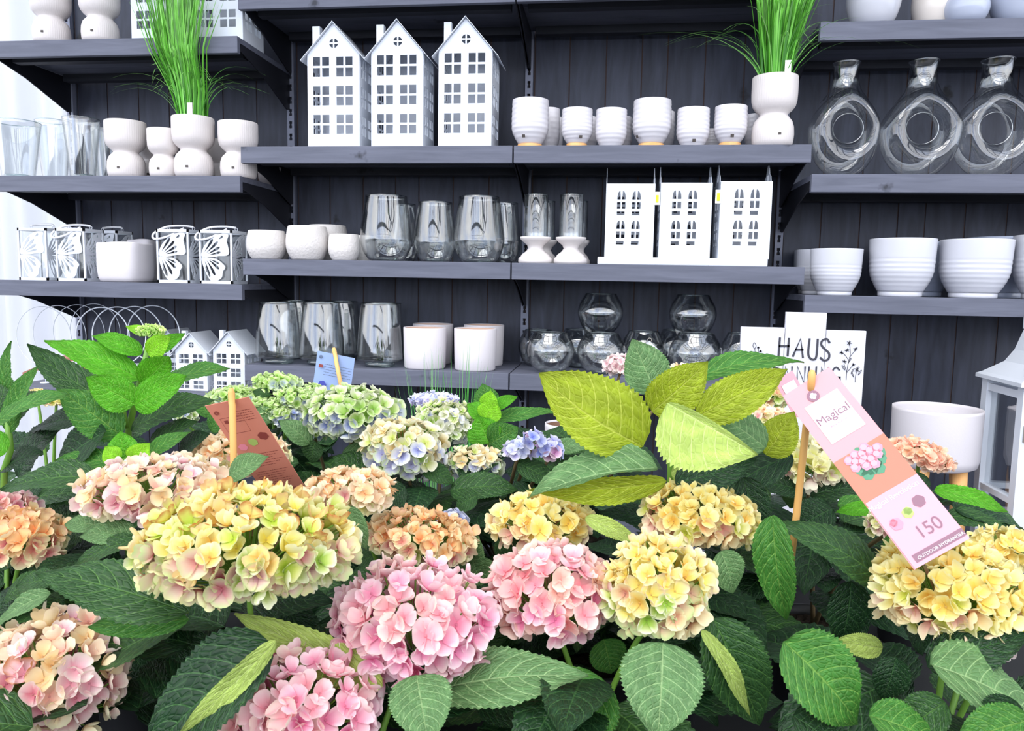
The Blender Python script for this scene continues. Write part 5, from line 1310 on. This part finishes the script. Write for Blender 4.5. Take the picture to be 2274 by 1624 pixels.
# --- third row: bluish plants -----------------------------------------------
t, s = plant('M', 760, 1.38, 'hydrangea with a large green and blue flower head in the middle distance', fill=14, fz=(1.02, 1.2))
hM = [head(t, 783, 918, 228, 138, 1.3, 'greenblue', 21, .20, .5, .15, zone=.2)[0], head(t, 700, 965, 60, 40, 1.34, 'greenblue', 22, .4, .5, .3)[0]]
pleaf(t, (690, 985), (620, 930), 60, 1.3, 'grey', .7, .7, seed=161)
pleaf(t, (760, 1010), (890, 985), 60, 1.3, 'grey', .7, .7, seed=162)
pleaf(t, (830, 1060), (740, 1010), 90, 1.25, 'dark', .7, .6, seed=163)
pleaf(t, (700, 980), (690, 1030), 60, 1.3, 'dark', .7, .6, seed=164)
finish(t, s, hM, mt='darkstem')
t, s = plant('N', 590, 1.58, 'hydrangea with a cluster of small lime green flower heads by the small white houses', fill=12, fz=(1.05, 1.24))
hN = [head(t, 617, 852, 112, 56, 1.52, 'green', 23, .25, .5, .2)[0], head(t, 530, 882, 140, 52, 1.5, 'green', 24, .2, .5, .2)[0], head(t, 658, 885, 100, 56, 1.46, 'green', 25, .25, .5, .2)[0],
      head(t, 590, 905, 120, 46, 1.46, 'green', 26, .25, .5, .2)[0], head(t, 640, 925, 80, 60, 1.44, 'greenblue', 27, .3, .5, .2)[0], head(t, 410, 928, 60, 44, 1.45, 'greenblue', 28, .35, .5, .2)[0], head(t, 695, 868, 60, 36, 1.54, 'green', 29, .3, .5, .2)[0]]
pleaf(t, (470, 925), (420, 875), 40, 1.4, 'mid', .6, .7, seed=171); pleaf(t, (600, 940), (560, 900), 50, 1.42, 'grey', .7, .7, seed=172)
pleaf(t, (470, 960), (500, 900), 50, 1.36, 'mid', .6, .8, seed=173); pleaf(t, (600, 878), (560, 868), 30, 1.48, 'dark', .6, .7, seed=174)
finish(t, s, hN)
t, s = plant('O', 960, 1.3, 'hydrangea with three cream, lime and pale blue flower heads at the centre', fill=14, fz=(1.0, 1.18))
hO = [head(t, 898, 995, 205, 150, 1.22, 'creamblue', 30, .24, .45, .12, zone=.0, tilt=.1)[0], head(t, 988, 940, 145, 118, 1.38, 'whitegreen', 31, .22, .5, .15)[0], head(t, 1054, 1028, 138, 88, 1.26, 'creamblue', 32, .27, .45, .15)[0]]
pleaf(t, (940, 1040), (1010, 1072), 60, 1.2, 'dark', .7, .6, seed=181); pleaf(t, (1000, 1090), (1150, 1080), 90, 1.2, 'dark', .7, .6, seed=182); pleaf(t, (1060, 1100), (1010, 1130), 70, 1.15, 'dark', .7, .6, seed=183)
pleaf(t, (900, 1080), (860, 1130), 80, 1.15, 'deep', .7, .6, seed=184)
finish(t, s, hO, mt='darkstem')
t, s = plant('P', 1110, 1.42, 'hydrangea with a fresh green leaf shoot and loose lilac flowers beside the large leaves', fill=13, fz=(1.0, 1.2))
hP = [head(t, 1150, 1000, 85, 62, 1.2, 'paleblue', 33, .42, .35, .25, sparse=.8)[0], head(t, 1183, 975, 62, 56, 1.18, 'lilac', 34, .62, .35, .25, sparse=.9)[0], head(t, 1222, 1000, 78, 66, 1.2, 'lilac', 35, .45, .35, .25, sparse=.8)[0],
      head(t, 965, 888, 112, 40, 1.5, 'paleblue', 36, .22, .4, .25)[0], head(t, 1005, 1158, 85, 62, 1.1, 'paleblue', 37, .4, .35, .2, sparse=.8)[0]]
Yp = 1.4
mb = MB(); mb.tube([s, P(1085, 1000, Yp), P(1085, 905, Yp)], .004, 8); mb.build('stem', M['stem'], t)
pleaf(t, (1085, 910), (1072, 852), 66, Yp+.02, 'mid', .4, .85, seed=191); pleaf(t, (1082, 905), (1090, 868), 46, Yp-.02, 'lime', .0, 1, seed=192, fold=.3); pleaf(t, (1095, 905), (1148, 880), 34, Yp-.01, 'bright', .4, .9, seed=193)
pleaf(t, (1078, 932), (1100, 890), 64, Yp-.04, 'lime', -.1, 1, seed=194, bend=-.05); pleaf(t, (1075, 925), (1038, 896), 50, Yp-.03, 'bright', .5, .8, seed=195); pleaf(t, (1095, 935), (1238, 908), 48, Yp, 'mid', .8, .6, seed=196, bend=.05)
pleaf(t, (1085, 985), (1060, 925), 92, Yp-.05, 'bright', .2, .9, -.3, seed=197, bend=-.04); pleaf(t, (1088, 985), (1150, 950), 84, Yp-.05, 'mid', .2, .9, .3, seed=198); pleaf(t, (1150, 1030), (1240, 1080), 70, 1.2, 'dark', .7, .6, seed=199)
pleaf(t, (1220, 1000), (1330, 985), 50, 1.25, 'grey', .7, .6, seed=200); pleaf(t, (1180, 1090), (1120, 1120), 80, 1.2, 'deep', .7, .6, seed=201)
finish(t, s, hP, mt='darkstem')
t, s = plant('Q', 1290, 1.6, 'hydrangea with a small cream and blue flower head in front of the clay-lined pot', fill=9, fz=(1.0, 1.18))
hQ = [head(t, 1306, 944, 110, 44, 1.4, 'creamblue', 38, .25, .45, .25)[0], head(t, 1378, 812, 80, 62, 1.6, 'palepink', 39, .32, .45, .2)[0], head(t, 1515, 822, 70, 34, 1.6, 'peach', 40, .35, .45, .2)[0]]
pleaf(t, (1310, 985), (1245, 985), 40, 1.35, 'grey', .7, .7, seed=211)
finish(t, s, hQ, mt='darkstem')
t, s = plant('R', 1830, 1.25, 'hydrangea with half-open cream flowers behind the bamboo stick of the pink tag', fill=14, fz=(1.0, 1.15))
hR = [head(t, 1792, 1026, 225, 108, 1.2, 'cream', 41, .24, .8, .2, zone=.2)[0], head(t, 1965, 1168, 90, 80, 1.0, 'cream', 42, .4, .7, .2)[0]]
pleaf(t, (1960, 1130), (1855, 1135), 46, 1.05, 'bright', .7, .7, seed=221); pleaf(t, (2075, 1088), (2250, 1132), 56, 1.05, 'bright', .6, .7, seed=222, bend=.05)
pleaf(t, (1780, 1090), (1680, 1070), 80, 1.15, 'deep', .7, .6, seed=223); pleaf(t, (1800, 1100), (1930, 1080), 80, 1.15, 'deep', .8, .5, seed=224); pleaf(t, (1850, 1130), (1760, 1180), 110, 1.05, 'deep', .8, .5, seed=225)
pleaf(t, (1700, 1080), (1640, 1150), 80, 1.1, 'grey', .7, .6, seed=226)
pleaf(t, (1860, 1120), (1990, 1150), 80, 1.08, 'mid', .8, .5, seed=227)
finish(t, s, hR, mt='darkstem')
t, s = plant('S', 2050, 1.5, 'hydrangea with a coral flower head between the pink tag and the legged planter', fill=9, fz=(1.0, 1.12))
hS = [head(t, 2040, 1010, 150, 78, 1.4, 'coral', 43, .22, .5, .2, tilt=.25)[0]]
pleaf(t, (2060, 1060), (2000, 1100), 60, 1.35, 'deep', .7, .6, seed=231)
finish(t, s, hS)
t, s = plant('T', 1720, 1.65, 'hydrangea with pale yellow flower heads behind the large yellow-green leaves', fill=10, fz=(1.02, 1.2))
hT_ = [head(t, 1702, 872, 110, 92, 1.5, 'goldlime', 44, .27, .6, .15)[0], head(t, 1690, 925, 120, 60, 1.42, 'peach', 45, .25, .5, .2)[0]]
pleaf(t, (1730, 1000), (1700, 940), 70, 1.4, 'mid', .7, .6, seed=241)
finish(t, s, hT_)
t, s = plant('U', 110, 1.5, 'hydrangea with yellow flowers barely visible behind the leafy left plants', fill=8, fz=(1.02, 1.15))
hU = [head(t, 125, 890, 70, 24, 1.45, 'gold', 46, .3, .5, .2)[0], head(t, 82, 872, 36, 20, 1.5, 'gold', 47, .4, .5, .2)[0], head(t, 262, 905, 40, 40, 1.4, 'peach', 48, .4, .5, .2)[0]]
finish(t, s, hU)

# ------------------------------------------------------------------ plant tags on bamboo sticks
def tagframe(c, right, down):
    """local x along right, local z up the card, y out of its back"""
    r = Vector(right).normalized(); d = Vector(down); d = (d-r*d.dot(r)).normalized(); u = -d; y = u.cross(r)
    return Matrix(((r.x, y.x, u.x, c.x), (r.y, y.y, u.y, c.y), (r.z, y.z, u.z, c.z), (0, 0, 0, 1)))
def quadcard(mb, A, x0, x1, z0, z1, y=0, th=.0008, bow=0, n=16):
    vs = []
    for i in range(n+1):
        z = z0+(z1-z0)*i/n; yy = y+bow*math.sin(PI*(z-z0)/(z1-z0))
        for (x, q) in ((x0, 0), (x1, 0), (x1, th), (x0, th)): vs.append(A @ Vector((x, yy+q, z)))
    fs = [(4*i+j, 4*i+(j+1) % 4, 4*i+4+(j+1) % 4, 4*i+4+j) for i in range(n) for j in range(4)]+[(3, 2, 1, 0), (4*n, 4*n+1, 4*n+2, 4*n+3)]
    mb.add(vs, fs)
def blobs(parent, A, items, m, name, y=-.0006):
    mb = MB()
    for (x, z, r) in items:
        vs = [A @ Vector((x, y, z))]+[A @ Vector((x+r*(1+.07*math.sin(6*i*2*PI/24+x*900))*math.cos(2*PI*i/24), y, z+r*(1+.07*math.sin(6*i*2*PI/24+x*900))*math.sin(2*PI*i/24))) for i in range(24)]
        mb.add(vs, [(0, i+1, (i+1) % 24+1) for i in range(24)])
    return mb.build(name, m, parent, smooth=False)
def lines(parent, A, rows, m, y=-.0006, name='small_print', hh=.0006, seed=1):
    mb = MB(); rd = random.Random(seed)
    for (x0, x1, z) in rows:
        x = x0
        while x < x1:
            wl = rd.uniform(.0015, .0045); e = min(x+wl, x1)
            mb.add([A @ Vector(q) for q in ((x, y, z-hh), (e, y, z-hh), (e, y, z+hh), (x, y, z+hh))], [(0, 1, 2, 3)]); x = e+.0009
    return mb.build(name, m, parent, smooth=False)
# long pink tag
Y1, Y2 = .92, .80
tl, tr_c, br_c = P(1738, 880, Y1), P(1842, 815, Y1), P(2200, 1165, Y2); bl_c = P(2082, 1232, Y2)
right = (tr_c-tl); down = (bl_c-tl); wT = right.length; LT = down.length
t = thing('plant_tag', 'long pink card tag with white label box hanging from a bamboo stick at the right', 'plant tag', (tl+tr_c)/2, 0, world=True)
A = tagframe((tl+tr_c)/2, right, down)
mb = MB(); quadcard(mb, A, -wT/2, wT/2, -LT, 0); cardo = mb.build('card', M['pinktag'], t, smooth=False)
def fr(u, v): return ((u-.5)*wT, -v*LT)      # u across, v down the card
def qd(m, u0, u1, v0, v1, name, y=-.0005):
    (x0, z0), (x1, z1) = fr(u0, v0), fr(u1, v1); mb = MB(); mb.add([A @ Vector(q) for q in ((x0, y, z1), (x1, y, z1), (x1, y, z0), (x0, y, z0))], [(0, 1, 2, 3)]); return mb.build(name, M[m], t, smooth=False)
qd('woodink', .0, 1, .42, .70, 'printed_table')
qd('whitecard', .18, .86, .115, .34, 'label_box')
qd('palepink', .02, 1.0, .655, 1.0, 'lower_panel', -.0007)
x_, z_ = fr(.44, .085)
mb = MB(); vs = [A @ Vector((x_+.0068*math.cos(q), -.0008, z_+.0068*math.sin(q))) for q in [2*PI*i/28 for i in range(28)]]; mb.add(vs, [tuple(range(28))]); mb.build('round_emblem', M['mauveink'], t, smooth=False)
blobs(t, A, [(x_-.0018, z_, .0021), (x_+.0018, z_, .0021), (x_, z_+.0018, .0021), (x_, z_-.0018, .0021)], M['whitecard'], 'emblem_flower', -.0010)
def txt(s_, u, v, size, m, name, y=-.0011, rot=0, sp=1, off=0):
    x, z = fr(u, v); B_ = A @ Matrix.Translation((x, y, z)) @ Matrix.Rotation(PI/2, 4, 'X') @ Matrix.Rotation(rot, 4, 'Z'); mb = MB(); textmesh(mb, s_, size, B_, ex=.0, sp=sp, offset=off); mb.build(name, M[m], t, smooth=False)
txt('Magical', .52, .235, .0135, 'mauveink', 'lettering')
txt('Revolution', .52, .272, .0048, 'roseink', 'lettering')
rd = random.Random(9)
blobs(t, A, [(*fr(.50+.27*math.cos(i*2.4)*math.sqrt(i/16), .50+.062*math.sin(i*2.4)*math.sqrt(i/16)), .0062) for i in range(16)], M['greenink'], 'printed_leaves', -.0008)
blobs(t, A, [(*fr(.48+.30*math.cos(i*2.4)*math.sqrt(i/14), .475+.055*math.sin(i*2.4)*math.sqrt(i/14)), .0052) for i in range(14)], M['roseink'], 'printed_flowers', -.0010)
blobs(t, A, [(*fr(.48+.30*math.cos(i*2.4)*math.sqrt(i/14)-.01, .475+.055*math.sin(i*2.4)*math.sqrt(i/14)-.004), .0033) for i in range(14)], M['palepink'], 'printed_petals', -.0012)
txt('Magical Revolution', .46, .70, .0075, 'whitecard', 'lettering', -.0012)
blobs(t, A, [(*fr(.22, .80), .0062), (*fr(.19, .79), .004)], M['roseink'], 'printed_dot', -.0012)
blobs(t, A, [(*fr(.48, .782), .0055), (*fr(.50, .775), .004)], M['limeink'], 'printed_dot', -.0012)
blobs(t, A, [(*fr(.74, .762), .0062)], M['mauveink'], 'printed_dot', -.0012)
txt('150', .60, .905, .0185, 'mauveink', 'lettering', -.0012)
qd('mauveink', .10, 1.0, .945, .982, 'dark_band', -.0010)
txt('OUTDOOR HYDRANGEA', .57, .974, .0044, 'whitecard', 'lettering', -.0014)
def stick(pts, label, r=.0042):
    t = thing('bamboo_stick', label, 'stick', P(*pts[-1]), 0, world=True)
    mb = MB(); mb.tube([P(*q) for q in pts], lambda s_: r*(.55 if s_ < .02 else 1), 12); mb.build('shaft', M['stick'], t)
stick([(1804, 822, Y1-.004), (1803, 830, Y1-.004), (1801, 865, Y1-.004), (1799, 868, Y1+.006), (1768, 1150, Y1+.02), (1755, 1260, Y1+.03)], 'bamboo stick pierced through the top of the long pink tag', .0042)
# second pink tag edge behind
Ys = 1.15; A2 = tagframe(P(1750, 850, Ys), CR*1+CU*.55, CR*.75-CU*.75)
t = thing('plant_tag', 'narrow pale pink card with white strip peeking out behind the long pink tag', 'plant tag', P(1750, 850, Ys), 0, world=True)
mb = MB(); quadcard(mb, A2, -.016, .014, -.05, .012); mb.build('card', M['palepink'], t, smooth=False); mb = MB(); quadcard(mb, A2, -.011, .009, -.05, .0, -.001, .0004); mb.build('label_box', M['whitecard'], t, smooth=False)
# salmon tag
Y1, Y2 = .93, 1.03
tl, tr_c, br_c = P(455, 902, Y1), P(552, 882, Y1), P(778, 1046, Y2); bl_c = P(682, 1082, Y2)
right = (tr_c-tl); down = (bl_c-tl); wT = right.length; LT = down.length
t = thing('plant_tag', 'salmon coloured card tag with small print leaning right of its bamboo stick', 'plant tag', (tl+tr_c)/2, 0, world=True)
A = tagframe((tl+tr_c)/2, right, down)
mb = MB(); quadcard(mb, A, -wT/2, wT/2, -LT, 0); mb.build('card', M['salmon'], t, smooth=False)
rows = [(*sorted((fr(.42, 0)[0], fr(.9, 0)[0])), fr(0, .10+i*.022)[1]) for i in range(5)]
lines(t, A, rows, M['redink'], hh=.0004, seed=2)
rows = [(fr(.12, 0)[0], fr(.92-.1*(i % 3), 0)[0], fr(0, .52+i*.024)[1]) for i in range(6)]+[(fr(.12, 0)[0], fr(.9-.07*(i % 4), 0)[0], fr(0, .70+i*.024)[1]) for i in range(7)]
lines(t, A, rows, M['redink'], hh=.0004, seed=3)
qd('redink', .18, .27, .16, .19, 'printed_flag')
mb = MB()
for (u0, u1, v0, v1) in ((.12, .62, .135, .138), (.12, .62, .29, .293), (.12, .125, .135, .29), (.615, .62, .135, .29)):
    (x0, z0), (x1, z1) = fr(u0, v0), fr(u1, v1); mb.add([A @ Vector(q) for q in ((x0, -.0005, z1), (x1, -.0005, z1), (x1, -.0005, z0), (x0, -.0005, z0))], [(0, 1, 2, 3)])
mb.build('printed_box', M['redink'], t, smooth=False)
blobs(t, A, [(*fr(.22, .43), .0062)], M['roseink'], 'printed_dot'); blobs(t, A, [(*fr(.50, .40), .0065)], M['limeink'], 'printed_dot'); blobs(t, A, [(*fr(.80, .36), .007)], M['redink'], 'printed_dot')
def ring(parent, A, x, z, r, m, y=-.0007):
    mb = MB()
    for rr in (r, r*.5): mb.tube([A @ Vector((x+rr*math.cos(q), y, z+rr*math.sin(q))) for q in [2*PI*i/20 for i in range(20)]], .0004, 4, closed=True)
    mb.build('round_emblem', m, parent)
ring(t, A, *fr(.14, .08), .0030, M['redink'])
txt('Plant Dates', .6, .92, .0055, 'redink', 'lettering', -.0007)
stick([(513, 862, Y1-.004), (514, 872, Y1-.004), (515, 896, Y1-.004), (516, 900, Y1-.007), (519, 1030, Y1-.01), (522, 1120, Y1-.01)], 'bamboo stick holding the salmon coloured tag', .0044)
# blue tag
Y1 = 1.62
tl, tr_c, bl_c = P(705, 779, Y1), P(788, 796, Y1), P(707, 895, Y1)
right = (tr_c-tl); down = (bl_c-tl); wT = right.length; LT = down.length
t = thing('plant_tag', 'small blue card tag with print standing in front of the conical vases', 'plant tag', (tl+tr_c)/2, 0, world=True)
A = tagframe((tl+tr_c)/2, right, down)
mb = MB(); quadcard(mb, A, -wT/2, wT/2, -LT, 0, bow=.004); mb.build('card', M['bluecard'], t, smooth=False)
lines(t, A, [(fr(.25, 0)[0], fr(.97, 0)[0], fr(0, .22+i*.05)[1]) for i in range(5)], M['ink'], hh=.0004, y=-.0009, seed=5)
qd('redink', .1, .21, .24, .30, 'printed_flag', -.0009)
M['navyink'] = mat('navy print', '4a50b0', .6)
blobs(t, A, [(*fr(.26, .62), .0088)], M['navyink'], 'printed_dot', -.0009); blobs(t, A, [(*fr(.54, .63), .006)], M['limeink'], 'printed_dot', -.0009); blobs(t, A, [(*fr(.84, .60), .0088)], M['woodink'], 'printed_dot', -.0009)
ring(t, A, *fr(.12, .10), .0035, M['ink'])
stick([(741, 772, Y1-.004), (742, 777, Y1-.004), (746, 796, Y1-.004), (746, 800, Y1-.008), (758, 860, Y1-.008), (768, 930, Y1-.005)], 'bamboo stick holding the small blue tag', .0046)
# brown folded tag at the far left and its stick
t = thing('plant_tag', 'brown card tag seen edge-on behind the leafy plant at the far left', 'plant tag', P(110, 815, 1.3), 0, world=True)
mb = MB(); pts = [P(178, 794, 1.28), P(110, 808, 1.3), P(50, 832, 1.32)]; vs = []
for i, q in enumerate(pts): vs += [q+UPV*.004, q-UPV*.004, q-UPV*.004+Vector((0, .05, .01)), q+UPV*.004+Vector((0, .05, .01))]
mb.add(vs, [(0, 1, 5, 4), (4, 5, 9, 8), (0, 4, 7, 3), (4, 8, 11, 7), (1, 2, 6, 5), (5, 6, 10, 9), (3, 7, 6, 2), (7, 11, 10, 6), (0, 3, 2, 1), (8, 9, 10, 11)])
M['browncard'] = mat('brown card', '9c6a58', .6)
mb.build('card', M['browncard'], t, smooth=False)
stick([(188, 762, 1.28), (188, 768, 1.28), (186, 830, 1.28), (185, 880, 1.28)], 'bamboo stick behind the tall leafy plant at the left', .0046)
stick([(1414, 756, 1.7), (1414, 760, 1.7), (1415, 830, 1.7), (1416, 900, 1.7)], 'orange-tipped stick just above the uppermost large leaf', .0042)
# small white lantern ornament behind the large leaf
t = thing('mini_house_ornament', 'tiny white house ornament with a ring peeping over the uppermost large leaf', 'ornament', P(1442, 790, 2.0), 0, world=True)
c = P(1442, 772, 2.0); mb = MB()
mb.add([c+Vector(q) for q in ((-.022, -.02, -.004), (.022, -.02, -.004), (0, -.02, .016), (-.022, .02, -.004), (.022, .02, -.004), (0, .02, .016))], [(0, 1, 2), (5, 4, 3), (0, 2, 5, 3), (1, 4, 5, 2), (0, 3, 4, 1)])
mb.build('roof', M['white'], t, smooth=False)
MB().box(c.x-.017, c.x+.017, c.y-.015, c.y+.015, c.z-.06, c.z-.0041).build('house_wall', M['white'], t, smooth=False)
mb = MB(); mb.tube([c+Vector((.005*math.cos(q), 0, .019+.005*math.sin(q))) for q in [2*PI*i/14 for i in range(14)]], .0008, 5, closed=True); mb.build('ring', M['steel'], t)
for o in bpy.data.objects:
    for k_ in ('_w', '_s'):
        if k_ in o.keys(): del o[k_]
